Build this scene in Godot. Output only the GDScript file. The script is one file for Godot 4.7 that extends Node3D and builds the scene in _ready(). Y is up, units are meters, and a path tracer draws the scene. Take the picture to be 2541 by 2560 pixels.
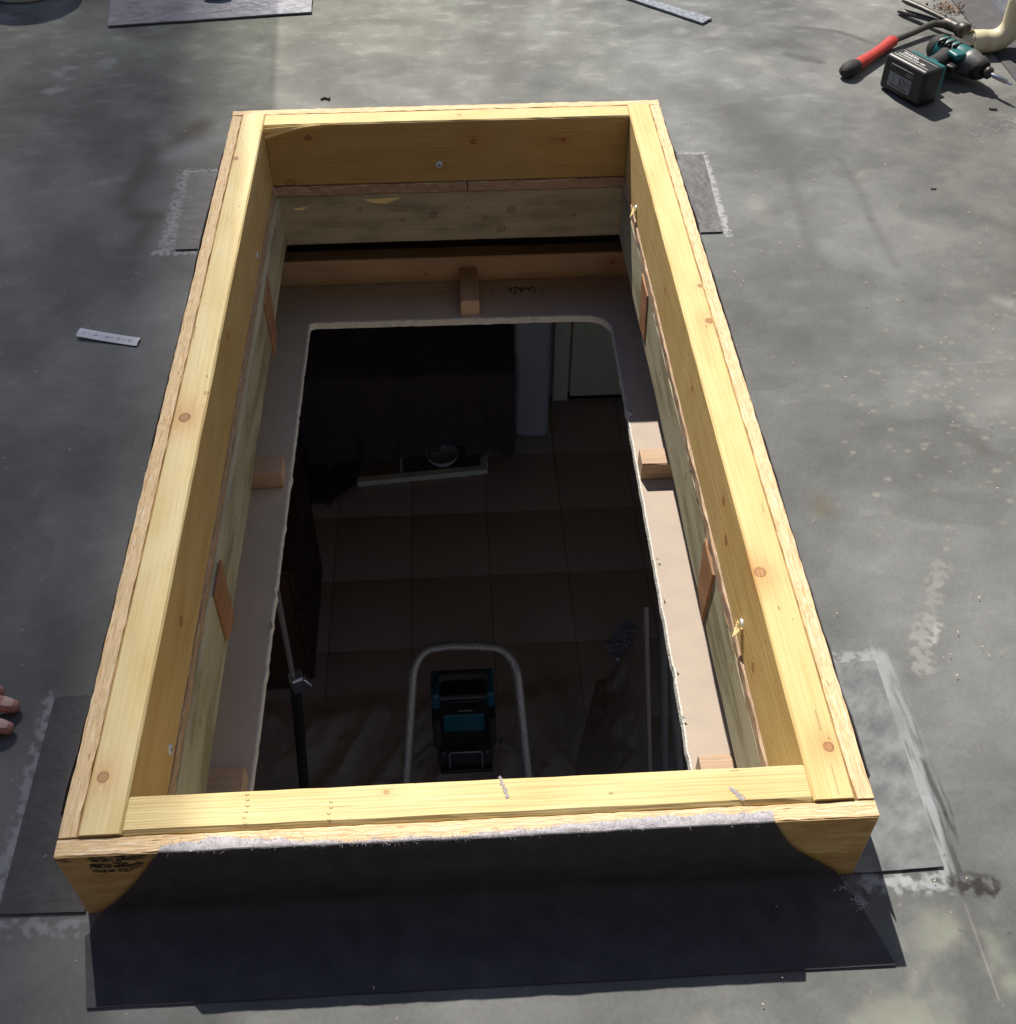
extends Node3D
# A timber roof-light kerb on a flat rubber roof, seen from above, with the dark room below its opening.

const W := 0.78          # outer width of the kerb
const L := 1.4594        # outer length of the kerb
const H := 0.1242        # height of the kerb
const TS := 0.0423       # timber thickness
const TO := 0.018        # board thickness
const XI := 0.3297       # half of the clear opening across
const ZB := 0.6694       # half of the clear opening along
const CEIL := -0.3101    # top of the plasterboard
const FLOOR := -2.635

var rng := RandomNumberGenerator.new()
var used := {}
var mats := {}

func _ready() -> void:
	rng.seed = 7
	# ---- camera
	var cam := Camera3D.new()
	cam.name = "camera"
	add_child(cam)
	cam.transform = Transform3D(Basis(Vector3(0.998568, -0.000938, 0.053496), Vector3(0.039294, 0.691466, -0.721339), Vector3(-0.036314, 0.722408, 0.690513)), Vector3(0.00736, 1.09937, 1.24364)).orthonormalized()
	cam.fov = 48.94
	cam.near = 0.02
	cam.far = 200.0
	cam.current = true
	# ---- sky, sun, exposure
	var sky_mat := ProceduralSkyMaterial.new()
	sky_mat.sky_top_color = Color(0.44, 0.54, 0.73)
	sky_mat.sky_horizon_color = Color(0.82, 0.85, 0.88)
	sky_mat.sky_curve = 0.12
	sky_mat.sky_energy_multiplier = 0.76
	sky_mat.ground_bottom_color = Color(0.30, 0.30, 0.28)
	sky_mat.ground_horizon_color = Color(0.55, 0.57, 0.58)
	var sky := Sky.new()
	sky.sky_material = sky_mat
	var env := Environment.new()
	env.background_mode = Environment.BG_SKY
	env.sky = sky
	env.tonemap_mode = Environment.TONE_MAPPER_LINEAR
	env.tonemap_exposure = 1.38
	env.sdfgi_enabled = true
	env.ssao_enabled = true
	env.ssil_enabled = true
	var we := WorldEnvironment.new()
	we.name = "world_environment"
	we.environment = env
	add_child(we)
	var sun := DirectionalLight3D.new()
	sun.name = "sun"
	add_child(sun)
	sun.look_at_from_position(Vector3.ZERO, Vector3(0.0334, -0.1433, 0.1158).normalized(), Vector3.UP)
	sun.light_color = Color(1.0, 0.965, 0.91)
	sun.light_energy = 1.45
	sun.light_angular_distance = 0.53
	sun.shadow_enabled = true
	# ---- build
	make_materials()
	roof()
	shade_walls()
	room_shell()
	ceiling()
	trimmed_opening()
	kerb()
	flashing()
	roof_patches()
	wall_and_pipe()
	hammer()
	driver()
	roof_bits()
	room_things()
	person()

# ------------------------------------------------------------------ naming
func numbered(called: String) -> String:
	if not used.has(called):
		used[called] = 0
		return called
	used[called] += 1
	return "%s_%03d" % [called, used[called]]

func tag(o: Node, label := "", category := "", group := "", kind := "") -> Node:
	if label: o.set_meta("label", label)
	if category: o.set_meta("category", category)
	if group: o.set_meta("group", group)
	if kind: o.set_meta("kind", kind)
	return o

func thing(called: String, label: String, category: String, at := Vector3.ZERO, group := "") -> Node3D:
	var o := Node3D.new()
	o.name = numbered(called)
	add_child(o)
	o.position = at
	tag(o, label, category, group)
	return o

func obj(called: String, st: SurfaceTool, m: Material, parent: Node = null) -> MeshInstance3D:
	var o := MeshInstance3D.new()
	o.mesh = st.commit()
	o.name = called if parent else numbered(called)
	o.material_override = m
	if parent: parent.add_child(o, true)
	else: add_child(o)
	return o

func struct(called: String, st: SurfaceTool, m: Material) -> MeshInstance3D:
	var o := obj(called, st, m)
	o.set_meta("kind", "structure")
	return o

# ------------------------------------------------------------------ mesh helpers
func mb() -> SurfaceTool:
	var st := SurfaceTool.new()
	st.begin(Mesh.PRIMITIVE_TRIANGLES)
	st.set_smooth_group(-1)
	return st

func tri(st: SurfaceTool, a: Vector3, b: Vector3, c: Vector3, ua := Vector2.ZERO, ub := Vector2.ZERO, uc := Vector2.ZERO) -> void:
	st.set_uv(ua); st.add_vertex(a)
	st.set_uv(ub); st.add_vertex(b)
	st.set_uv(uc); st.add_vertex(c)

func quad(st: SurfaceTool, a: Vector3, b: Vector3, c: Vector3, d: Vector3, ua := Vector2(0, 0), ub := Vector2(1, 0), uc := Vector2(1, 1), ud := Vector2(0, 1)) -> void:
	tri(st, a, b, c, ua, ub, uc)
	tri(st, a, c, d, ua, uc, ud)

func done(st: SurfaceTool) -> SurfaceTool:
	st.generate_normals()
	return st

# a chamfered timber from a to b; v runs round the section: top, right (axis x up), bottom, left
func beam(st: SurfaceTool, a: Vector3, b: Vector3, up: Vector3, w: float, h: float, ch := 0.002, seg := 14, jit := 0.0004, v0 := 0.0) -> void:
	var ax := (b - a).normalized()
	var sd := ax.cross(up).normalized()
	up = sd.cross(ax).normalized()
	var len := a.distance_to(b)
	var sec := [Vector2(-w / 2 + ch, h / 2), Vector2(w / 2 - ch, h / 2), Vector2(w / 2, h / 2 - ch), Vector2(w / 2, -h / 2 + ch), Vector2(w / 2 - ch, -h / 2), Vector2(-w / 2 + ch, -h / 2), Vector2(-w / 2, -h / 2 + ch), Vector2(-w / 2, h / 2 - ch)]
	var vs := [ch, w - ch, w + ch, w + h - ch, w + h + ch, 2 * w + h - ch, 2 * w + h + ch, 2 * w + 2 * h - ch, 2 * w + 2 * h + ch]
	var rings := []
	for i in seg + 1:
		var ring := []
		for k in 8:
			var j := Vector2(rng.randf_range(-jit, jit), rng.randf_range(-jit, jit))
			var p: Vector2 = sec[k] + j
			ring.append(a + ax * (len * i / seg) + sd * p.x + up * p.y)
		rings.append(ring)
	for i in seg:
		var u0 := len * i / seg
		var u1 := len * (i + 1) / seg
		for k in 8:
			var k2 := (k + 1) % 8
			quad(st, rings[i][k], rings[i + 1][k], rings[i + 1][k2], rings[i][k2], Vector2(u0, v0 + vs[k]), Vector2(u1, v0 + vs[k]), Vector2(u1, v0 + vs[k + 1]), Vector2(u0, v0 + vs[k + 1]))
	for e in [0, seg]:
		var c := Vector3.ZERO
		for k in 8: c += rings[e][k] / 8.0
		for k in 8:
			var k2 := (k + 1) % 8
			var p: Vector2 = sec[k]
			var q: Vector2 = sec[k2]
			if e == 0: tri(st, c, rings[e][k], rings[e][k2], Vector2(0.3, 0.1), Vector2(0.3 + p.x * 0.2, 0.1 + p.y), Vector2(0.3 + q.x * 0.2, 0.1 + q.y))
			else: tri(st, c, rings[e][k2], rings[e][k], Vector2(0.3, 0.1), Vector2(0.3 + q.x * 0.2, 0.1 + q.y), Vector2(0.3 + p.x * 0.2, 0.1 + p.y))

# a box with rounded edges (smooth)
func rbox(st: SurfaceTool, t: Transform3D, size: Vector3, r := 0.003, n := 3) -> void:
	st.set_smooth_group(0)
	var hs := size / 2.0
	r = minf(r, minf(hs.x, minf(hs.y, hs.z)) * 0.98)
	var inner := hs - Vector3(r, r, r)
	# parameter stops: n steps in each rounded edge, one across the flat
	var stops := []
	for i in n + 1: stops.append(-1.0 + float(i) / n)
	for i in n + 1: stops.append(float(i) / n)
	for ax in 3:
		for s in [-1.0, 1.0]:
			var grid := []
			for i in stops.size():
				var row := []
				for j in stops.size():
					var c := Vector3.ZERO
					var dirv := Vector3.ZERO
					var a1 := (ax + 1) % 3
					var a2 := (ax + 2) % 3
					dirv[ax] = s
					dirv[a1] = tan(stops[i if i <= n else i] * PI / 4) if true else 0.0
					# local offset inside the rounding: negative half belongs to the low edge
					var si := -1.0 if i <= n else 1.0
					var sj := -1.0 if j <= n else 1.0
					dirv[a1] = tan((stops[i]) * PI / 4)
					dirv[a2] = tan((stops[j]) * PI / 4)
					c[ax] = s * inner[ax]
					c[a1] = si * inner[a1]
					c[a2] = sj * inner[a2]
					row.append(t * (c + dirv.normalized() * r))
				grid.append(row)
			for i in stops.size() - 1:
				for j in stops.size() - 1:
					if s > 0: quad(st, grid[i][j], grid[i][j + 1], grid[i + 1][j + 1], grid[i + 1][j])
					else: quad(st, grid[i][j], grid[i + 1][j], grid[i + 1][j + 1], grid[i][j + 1])

func at(x: float, y: float, z: float) -> Transform3D:
	return Transform3D(Basis(), Vector3(x, y, z))

# a tube through points with a radius at each; n sides
func tube(st: SurfaceTool, pts: Array, rad: Array, n := 12, caps := true, squash := 1.0) -> void:
	st.set_smooth_group(1)
	var rings := []
	var side := Vector3.ZERO
	for i in pts.size():
		var d: Vector3 = (pts[mini(i + 1, pts.size() - 1)] - pts[maxi(i - 1, 0)]).normalized()
		if side == Vector3.ZERO:
			side = d.cross(Vector3.UP if absf(d.y) < 0.9 else Vector3.RIGHT).normalized()
		side = (side - d * side.dot(d)).normalized()
		var upv := side.cross(d).normalized()
		var ring := []
		for k in n:
			var an := TAU * k / n
			ring.append(pts[i] + side * cos(an) * rad[i] + upv * sin(an) * rad[i] * squash)
		rings.append(ring)
	for i in pts.size() - 1:
		for k in n:
			var k2 := (k + 1) % n
			quad(st, rings[i][k], rings[i][k2], rings[i + 1][k2], rings[i + 1][k], Vector2(float(k) / n, i * 0.1), Vector2(float(k + 1) / n, i * 0.1), Vector2(float(k + 1) / n, i * 0.1 + 0.1), Vector2(float(k) / n, i * 0.1 + 0.1))
	if caps:
		st.set_smooth_group(-1)
		for e in [0, pts.size() - 1]:
			for k in n:
				var k2 := (k + 1) % n
				if e == 0: tri(st, pts[e], rings[e][k2], rings[e][k])
				else: tri(st, pts[e], rings[e][k], rings[e][k2])

# an outline (x, y) raised by depth along z, placed by t, with a small bevel on the far side
func prism(st: SurfaceTool, poly: PackedVector2Array, t: Transform3D, depth: float, bevel := 0.0) -> void:
	st.set_smooth_group(-1)
	if Geometry2D.is_polygon_clockwise(poly): poly.reverse()
	var top := poly
	if bevel > 0.0:
		var ins := Geometry2D.offset_polygon(poly, -bevel, Geometry2D.JOIN_MITER)
		if ins.size() == 1 and ins[0].size() == poly.size():
			# match the starting corner
			var best := 0
			for i in ins[0].size():
				if ins[0][i].distance_to(poly[0]) < ins[0][best].distance_to(poly[0]): best = i
			var rot := PackedVector2Array()
			for i in poly.size(): rot.append(ins[0][(best + i) % poly.size()])
			top = rot
	var tris := Geometry2D.triangulate_polygon(poly)
	var ttop := Geometry2D.triangulate_polygon(top)
	for i in range(0, tris.size(), 3):
		var a := poly[tris[i]]; var b := poly[tris[i + 1]]; var c := poly[tris[i + 2]]
		tri(st, t * Vector3(a.x, a.y, 0), t * Vector3(b.x, b.y, 0), t * Vector3(c.x, c.y, 0), a, b, c)
	for i in range(0, ttop.size(), 3):
		var a := top[ttop[i]]; var b := top[ttop[i + 1]]; var c := top[ttop[i + 2]]
		tri(st, t * Vector3(a.x, a.y, depth), t * Vector3(c.x, c.y, depth), t * Vector3(b.x, b.y, depth), a, c, b)
	var low := depth - bevel if top != poly else depth
	for i in poly.size():
		var j := (i + 1) % poly.size()
		var a := poly[i]; var b := poly[j]
		quad(st, t * Vector3(a.x, a.y, 0), t * Vector3(a.x, a.y, low), t * Vector3(b.x, b.y, low), t * Vector3(b.x, b.y, 0), a, a, b, b)
		if top != poly:
			var c := top[i]; var d := top[j]
			quad(st, t * Vector3(a.x, a.y, low), t * Vector3(c.x, c.y, depth), t * Vector3(d.x, d.y, depth), t * Vector3(b.x, b.y, low), a, c, d, b)

# ------------------------------------------------------------------ materials
func plain(called: String, c: Color, rough := 0.6, metal := 0.0) -> StandardMaterial3D:
	var m := StandardMaterial3D.new()
	m.resource_name = called
	m.albedo_color = c
	m.roughness = rough
	m.metallic = metal
	mats[called] = m
	return m

func noise(freq: float, oct := 4, sd := 1, type := FastNoiseLite.TYPE_SIMPLEX_SMOOTH) -> FastNoiseLite:
	var n := FastNoiseLite.new()
	n.noise_type = type
	n.seed = sd
	n.frequency = freq
	n.fractal_octaves = oct
	return n

# a material whose colour wanders between c1 and c2; scale: pattern repeats per metre
func mottled(called: String, c1: Color, c2: Color, rough := 0.7, scale := 2.0, bump := 0.4, freq := 0.03, sd := 1) -> StandardMaterial3D:
	var m := plain(called, Color.WHITE, rough)
	var g := Gradient.new()
	g.set_color(0, c1); g.set_color(1, c2)
	var t := NoiseTexture2D.new()
	t.width = 256; t.height = 256; t.seamless = true
	t.noise = noise(freq, 5, sd)
	t.color_ramp = g
	m.albedo_texture = t
	m.uv1_triplanar = true
	m.uv1_world_triplanar = true
	m.uv1_scale = Vector3(scale, scale, scale)
	if bump > 0.0:
		var key := "bump%.3f" % freq
		if not mats.has(key):
			var bt := NoiseTexture2D.new()
			bt.width = 256; bt.height = 256; bt.seamless = true
			bt.noise = noise(freq * 2.5, 4, 10)
			bt.as_normal_map = true
			bt.bump_strength = 6.0
			mats[key] = bt
		var b: Texture2D = mats[key]
		m.normal_enabled = true
		m.normal_texture = b
		m.normal_scale = bump
	return m

func flake_noise() -> FastNoiseLite:
	var n := noise(0.045, 2, 15, FastNoiseLite.TYPE_CELLULAR)
	n.cellular_return_type = FastNoiseLite.RETURN_CELL_VALUE
	n.domain_warp_enabled = true
	n.domain_warp_amplitude = 14.0
	n.domain_warp_frequency = 0.03
	return n

func noise_bytes(w: int, h: int, freq: float, oct: int, sd: int, sx := 1, sy := 1) -> PackedByteArray:
	var im := noise(freq, oct, sd).get_image(maxi(w / sx, 4), maxi(h / sy, 4), false, false, false)
	im.convert(Image.FORMAT_L8)
	if sx > 1 or sy > 1: im.resize(w, h, Image.INTERPOLATE_CUBIC)
	return im.get_data()

# planed timber: u along the grain. size in metres, px per metre; knots: [u, v, r, darkness, halo]
func wood(called: String, len: float, wide: float, ppm_u: float, ppm_v: float, light: Color, dark: Color, rings: float, knots: Array, sd: int, stain := Color(0, 0, 0, 0), side_tint := Color.WHITE) -> StandardMaterial3D:
	var w := int(len * ppm_u)
	var h := int(wide * ppm_v)
	var warp := noise_bytes(w, h, 0.010, 2, sd, 14, 1)
	var fibre := noise_bytes(w, h, 0.16, 2, sd + 1, 90, 1)
	var blot := noise_bytes(w, h, 0.02, 4, sd + 2, 3, 1)
	var grain := noise_bytes(w, h, 0.35, 2, sd + 3, 40, 1)
	var data := PackedByteArray()
	data.resize(w * h * 3)
	var kn := []
	for k in knots: kn.append([k[0] * ppm_u, k[1] * ppm_v, k[2] * ppm_v, ppm_u / ppm_v, k[3], k[4]])
	var near := []            # knots by column
	for x in w:
		var l := []
		for k in kn:
			if absf(x - k[0]) < 14.0 * k[2] * k[3]: l.append(k)
		near.append(l)
	var knotc := dark * Color(0.40, 0.27, 0.20)
	var haloc := Color(0.72, 0.40, 0.20)
	for y in h:
		for x in w:
			var i := y * w + x
			var v := float(y) + (warp[i] - 128) * 0.07
			var kd := 0.0
			var halo := 0.0
			var ringd := 0.0
			for k in near[x]:
				var du: float = (x - k[0]) / k[3]
				var dv: float = y - k[1]
				var d: float = sqrt(du * du * 0.5 + dv * dv) / k[2]
				var infl := exp(-d * d * 0.22 - 0.01 * du * du / k[2])
				v += signf(dv) * k[2] * 1.2 * infl * (1.0 - minf(1.0, absf(dv) / (6.0 * k[2])))
				var dd: float = sqrt(du * du + dv * dv * 1.2) / k[2] * (1.0 + (blot[i] - 128) * 0.0016) * 1.1
				if dd < 1.25:
					kd = maxf(kd, (1.0 - smoothstep(0.85, 1.25, dd)) * k[4])
					ringd = maxf(ringd, (0.75 - absf(dd - 0.95) * 4.5) * k[4])
				halo = maxf(halo, k[5] * exp(-d * d * 0.12) )
			var rp := v * rings
			var f := rp - floorf(rp)
			var late := f * f * f * (1.0 - smoothstep(0.86, 1.0, f))
			var t := 0.30 * late * (0.3 + blot[i] / 255.0) + (fibre[i] - 128) * 0.0016 + (grain[i] - 128) * 0.0010 + (blot[i] - 128) * 0.0034 + 0.25
			var c := light.lerp(dark, clampf(t, 0.0, 1.0))
			if y > 0.0425 * ppm_v: c = c * side_tint  # tints every face past the top one
			if halo > 0.01: c = c.lerp(haloc, halo * 0.36)
			if kd > 0.0: c = c.lerp(knotc.lerp(haloc, 0.45), kd * 0.5)
			if ringd > 0.0: c = c.lerp(knotc, clampf(ringd, 0.0, 1.0))
			if stain.a > 0.0: c = c.lerp(Color(stain.r, stain.g, stain.b), stain.a * smoothstep(120.0, 190.0, blot[i]))
			data[i * 3] = int(clampf(c.r, 0, 1) * 255.0)
			data[i * 3 + 1] = int(clampf(c.g, 0, 1) * 255.0)
			data[i * 3 + 2] = int(clampf(c.b, 0, 1) * 255.0)
	# dents, flecks and resin streaks
	var fr := RandomNumberGenerator.new()
	fr.seed = sd + 40
	for q in int(len * 90):
		var x0 := fr.randi_range(2, w - 30); var y0 := fr.randi_range(1, h - 3)
		var ln := fr.randi_range(1, 4) if q % 3 else fr.randi_range(5, 26)
		var mul := fr.randf_range(0.62, 0.9) if q % 4 else 1.06
		for x in range(x0, x0 + ln):
			for y in range(y0, y0 + (2 if q % 3 else 1)):
				for k in 3:
					var o := (y * w + x) * 3 + k
					data[o] = int(minf(255.0, data[o] * mul))
	var im := Image.create_from_data(w, h, false, Image.FORMAT_RGB8, data)
	var m := plain(called, Color.WHITE, 0.66)
	m.albedo_texture = ImageTexture.create_from_image(im)
	m.uv1_scale = Vector3(1.0 / len, 1.0 / wide, 1)
	var nb := Image.create_from_data(w, h, false, Image.FORMAT_L8, grain)
	nb.convert(Image.FORMAT_RGBA8)
	nb.bump_map_to_normal_map(2.0)
	m.normal_enabled = true
	m.normal_texture = ImageTexture.create_from_image(nb)
	m.normal_scale = 0.35
	return m

# the sawn edge of a strand board: u along the edge
func strand_board(called: String, base: Color, sd: int, scale_u := 0.6, scale_v := 0.12) -> StandardMaterial3D:
	var r := RandomNumberGenerator.new()
	r.seed = sd
	var w := 2048
	var h := 384
	var im := Image.create(w, h, false, Image.FORMAT_RGB8)
	im.fill(base)
	var bump := Image.create(w, h, false, Image.FORMAT_RGBA8)
	bump.fill(Color(0.5, 0.5, 0.5))
	for i in 5200:
		var c := base
		var k := r.randf()
		if k < 0.022: c = base * 0.5
		elif k < 0.10: c = base.lerp(Color(0.70, 0.48, 0.28), 0.45)
		elif k < 0.5: c = base.lightened(r.randf_range(0.0, 0.35))
		else: c = base * r.randf_range(0.88, 1.04)
		c.a = 1.0
		var x := r.randi_range(-20, w)
		var y := r.randi_range(0, h)
		var ln := r.randi_range(16, 130) if k > 0.022 else r.randi_range(6, 30)
		var th := r.randi_range(2, 7) if k > 0.022 else r.randi_range(1, 3)
		var sl := r.randf_range(-0.06, 0.06)
		for q in range(0, ln, 3):
			var tt := maxi(1, int(th * sqrt(maxf(0.05, 1.0 - pow(2.0 * q / ln - 1.0, 2.0)))))
			im.fill_rect(Rect2i(x + q, y + int(q * sl) - tt / 2, mini(3, ln - q), tt), c)
			bump.fill_rect(Rect2i(x + q, y + int(q * sl) - tt / 2, mini(3, ln - q), tt), Color(c.g, c.g, c.g) if k > 0.022 else Color(0.1, 0.1, 0.1))
	im.resize(1024, 192, Image.INTERPOLATE_LANCZOS)
	bump.resize(1024, 192, Image.INTERPOLATE_LANCZOS)
	bump.bump_map_to_normal_map(3.0)
	var m := plain(called, Color.WHITE, 0.8)
	m.albedo_texture = ImageTexture.create_from_image(im)
	m.normal_enabled = true
	m.normal_texture = ImageTexture.create_from_image(bump)
	m.normal_scale = 0.7
	m.uv1_scale = Vector3(1.0 / scale_u, 1.0 / scale_v, 1)
	return m

func make_materials() -> void:
	var lt := Color(0.87, 0.80, 0.59)
	var dk := Color(0.78, 0.67, 0.42)
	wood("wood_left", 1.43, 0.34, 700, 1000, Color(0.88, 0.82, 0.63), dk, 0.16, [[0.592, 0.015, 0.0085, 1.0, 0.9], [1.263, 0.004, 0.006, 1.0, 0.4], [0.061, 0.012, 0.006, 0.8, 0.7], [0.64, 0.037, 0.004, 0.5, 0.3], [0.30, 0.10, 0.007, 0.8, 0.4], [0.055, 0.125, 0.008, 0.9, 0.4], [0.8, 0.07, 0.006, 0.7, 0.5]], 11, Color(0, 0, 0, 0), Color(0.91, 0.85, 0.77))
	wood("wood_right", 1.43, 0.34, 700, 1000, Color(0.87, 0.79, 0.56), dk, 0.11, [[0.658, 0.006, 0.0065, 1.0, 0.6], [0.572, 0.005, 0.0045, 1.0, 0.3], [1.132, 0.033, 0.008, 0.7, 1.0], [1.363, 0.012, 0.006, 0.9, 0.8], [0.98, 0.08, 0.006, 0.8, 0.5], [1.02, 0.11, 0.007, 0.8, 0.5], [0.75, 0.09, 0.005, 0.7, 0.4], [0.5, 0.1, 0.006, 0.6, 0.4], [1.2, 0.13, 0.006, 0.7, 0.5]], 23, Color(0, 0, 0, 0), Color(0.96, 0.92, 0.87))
	wood("wood_front", 0.66, 0.34, 900, 1000, lt, dk, 0.13, [[0.41, 0.03, 0.003, 0.6, 0.3]], 37)
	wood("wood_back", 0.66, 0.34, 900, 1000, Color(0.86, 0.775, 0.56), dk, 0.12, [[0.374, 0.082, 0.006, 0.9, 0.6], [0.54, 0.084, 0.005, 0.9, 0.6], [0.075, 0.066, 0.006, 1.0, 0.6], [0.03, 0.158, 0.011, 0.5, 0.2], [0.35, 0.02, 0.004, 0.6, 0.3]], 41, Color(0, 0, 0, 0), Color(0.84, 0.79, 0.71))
	var grn := Color(0.70, 0.67, 0.58)
	wood("joist_back", 0.70, 0.32, 800, 1000, grn, Color(0.57, 0.53, 0.44), 0.18, [[0.16, 0.075, 0.006, 0.45, 0.0], [0.30, 0.09, 0.008, 0.45, 0.0], [0.40, 0.10, 0.006, 0.45, 0.0], [0.45, 0.085, 0.009, 0.45, 0.0], [0.57, 0.10, 0.006, 0.45, 0.0], [0.43, 0.125, 0.009, 0.45, 0.0], [0.24, 0.10, 0.006, 0.45, 0.0]], 53, Color(0.44, 0.42, 0.34, 0.25))
	wood("joist_side", 1.45, 0.32, 500, 900, Color(0.72, 0.70, 0.60), Color(0.56, 0.53, 0.43), 0.12, [[0.3, 0.08, 0.006, 0.45, 0.0], [0.75, 0.10, 0.006, 0.45, 0.0], [1.1, 0.09, 0.006, 0.45, 0.0], [0.5, 0.11, 0.005, 0.45, 0.0]], 59, Color(0.40, 0.38, 0.26, 0.4))
	wood("batten", 0.80, 0.22, 700, 1000, Color(0.78, 0.68, 0.58), Color(0.66, 0.53, 0.43), 0.09, [[0.2, 0.065, 0.006, 0.6, 0.8], [0.6, 0.08, 0.004, 0.6, 0.6]], 67)
	wood("strut", 0.25, 0.2, 1200, 1200, Color(0.66, 0.50, 0.37), Color(0.48, 0.32, 0.22), 0.12, [], 71)
	strand_board("board_edge", Color(0.88, 0.77, 0.60), 5)
	strand_board("deck_edge", Color(0.66, 0.56, 0.46), 6)
	mottled("wall_render", Color(0.62, 0.62, 0.60), Color(0.72, 0.72, 0.70), 0.9, 1.5)
	mottled("pale_wall", Color(0.80, 0.83, 0.85), Color(0.86, 0.88, 0.89), 0.85, 1.5, 0.04)
	mottled("room_wall", Color(0.74, 0.69, 0.63), Color(0.78, 0.73, 0.67), 0.9, 1.0, 0.2)
	mottled("paper", Color(0.70, 0.65, 0.605), Color(0.75, 0.695, 0.645), 0.92, 1.6, 0.0)
	mottled("gypsum", Color(0.80, 0.80, 0.78), Color(0.90, 0.90, 0.88), 0.95, 8.0, 0.6)
	mottled("mineral_wool", Color(0.42, 0.36, 0.34), Color(0.60, 0.54, 0.52), 1.0, 6.0, 1.0, 0.08)
	mottled("rubber_black", Color(0.205, 0.205, 0.225), Color(0.29, 0.29, 0.31), 0.75, 2.4, 0.12, 0.035)
	mottled("rubber_grey", Color(0.24, 0.24, 0.26), Color(0.30, 0.30, 0.32), 0.7, 3.0, 0.15, 0.03)
	var fm := mottled("board_face", Color(0.72, 0.59, 0.36), Color(0.86, 0.76, 0.54), 0.8, 5.0, 0.2, 0.03, 6)
	(fm.albedo_texture as NoiseTexture2D).noise = flake_noise()
	fm.uv1_scale = Vector3(2.2, 6.0, 2.2)
	plain("steel", Color(0.72, 0.74, 0.78), 0.3, 1.0)
	mottled("dark_steel", Color(0.22, 0.21, 0.20), Color(0.38, 0.37, 0.36), 0.45, 14.0, 0.2, 0.05, 2).metallic = 0.6
	mottled("worn_alu", Color(0.40, 0.39, 0.38), Color(0.78, 0.78, 0.79), 0.45, 9.0, 0.4, 0.05, 3).metallic = 0.6
	mottled("fleece", Color(0.66, 0.65, 0.68), Color(0.78, 0.77, 0.79), 1.0, 20.0, 0.5, 0.1)
	plain("white_paper", Color(0.86, 0.87, 0.90), 0.7)
	mottled("dusty_sheet", Color(0.40, 0.41, 0.46), Color(0.56, 0.57, 0.62), 0.5, 1.6, 0.15, 0.03, 8)
	mottled("streaky_strip", Color(0.34, 0.37, 0.42), Color(0.62, 0.65, 0.70), 0.6, 5.0, 0.3, 0.05, 9)
	mottled("black_grip", Color(0.10, 0.10, 0.105), Color(0.17, 0.17, 0.17), 0.7, 10.0, 0.3, 0.06)
	mottled("red_grip", Color(0.66, 0.17, 0.15), Color(0.76, 0.24, 0.20), 0.5, 9.0, 0.2, 0.05)
	plain("black_plastic", Color(0.085, 0.085, 0.09), 0.42)
	plain("screen_black", Color(0.05, 0.05, 0.055), 0.15)
	mottled("teal", Color(0.05, 0.36, 0.37), Color(0.07, 0.42, 0.43), 0.42, 12.0, 0.1)
	plain("dark_teal", Color(0.05, 0.30, 0.36), 0.4)
	plain("case_grey", Color(0.40, 0.40, 0.41), 0.5, 0.4)
	plain("label_grey", Color(0.48, 0.50, 0.54), 0.5)
	plain("white_print", Color(0.88, 0.88, 0.88), 0.5)
	plain("grey_plastic", Color(0.42, 0.42, 0.42), 0.5)
	mottled("cream_pvc", Color(0.86, 0.82, 0.68), Color(0.90, 0.86, 0.74), 0.35, 4.0, 0.05)
	mottled("bucket_plastic", Color(0.74, 0.76, 0.75), Color(0.80, 0.82, 0.80), 0.5, 4.0, 0.1)
	mottled("dry_leaf", Color(0.40, 0.28, 0.18), Color(0.62, 0.48, 0.34), 0.9, 40.0, 0.2)
	plain("splinter_fresh", Color(0.94, 0.86, 0.62), 0.8)
	plain("zinc", Color(0.82, 0.86, 0.93), 0.35, 0.25)
	plain("splinter", Color(0.78, 0.74, 0.66), 0.8)
	mottled("cream_paint", Color(0.82, 0.82, 0.74), Color(0.86, 0.86, 0.78), 0.5, 2.0, 0.05)
	mottled("dark_wood", Color(0.22, 0.13, 0.10), Color(0.30, 0.18, 0.13), 0.5, 3.0, 0.2)
	mottled("blanket", Color(0.27, 0.225, 0.245), Color(0.36, 0.30, 0.32), 1.0, 6.0, 0.6, 0.06)
	mottled("pale_cloth", Color(0.64, 0.66, 0.68), Color(0.72, 0.74, 0.75), 0.9, 5.0, 0.3)
	mottled("dust_cloth", Color(0.60, 0.56, 0.51), Color(0.70, 0.65, 0.60), 1.0, 6.0, 0.4)
	mottled("dust_cloth_grey", Color(0.52, 0.48, 0.45), Color(0.62, 0.58, 0.55), 0.6, 6.0, 0.3)
	plain("pale_film", Color(0.56, 0.60, 0.68), 0.3)
	mottled("skin", Color(0.73, 0.52, 0.48), Color(0.82, 0.61, 0.56), 0.55, 14.0, 0.25, 0.05)
	plain("nail", Color(0.84, 0.72, 0.68), 0.35)
	mottled("shirt", Color(0.22, 0.24, 0.30), Color(0.28, 0.30, 0.36), 0.95, 8.0, 0.5)
	mottled("trousers", Color(0.20, 0.20, 0.20), Color(0.27, 0.26, 0.25), 0.95, 8.0, 0.5)
	mottled("hair", Color(0.10, 0.07, 0.05), Color(0.18, 0.13, 0.10), 0.8, 20.0, 0.8)

# ------------------------------------------------------------------ roof
const RX0 := -1.35
const RZ0 := -1.75
const RS := 3.0
var rim: PackedByteArray
const RN := 2048

func rpx(p: Vector2) -> Vector2:
	return Vector2((p.x - RX0) / RS * RN, (p.y - RZ0) / RS * RN)

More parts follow.
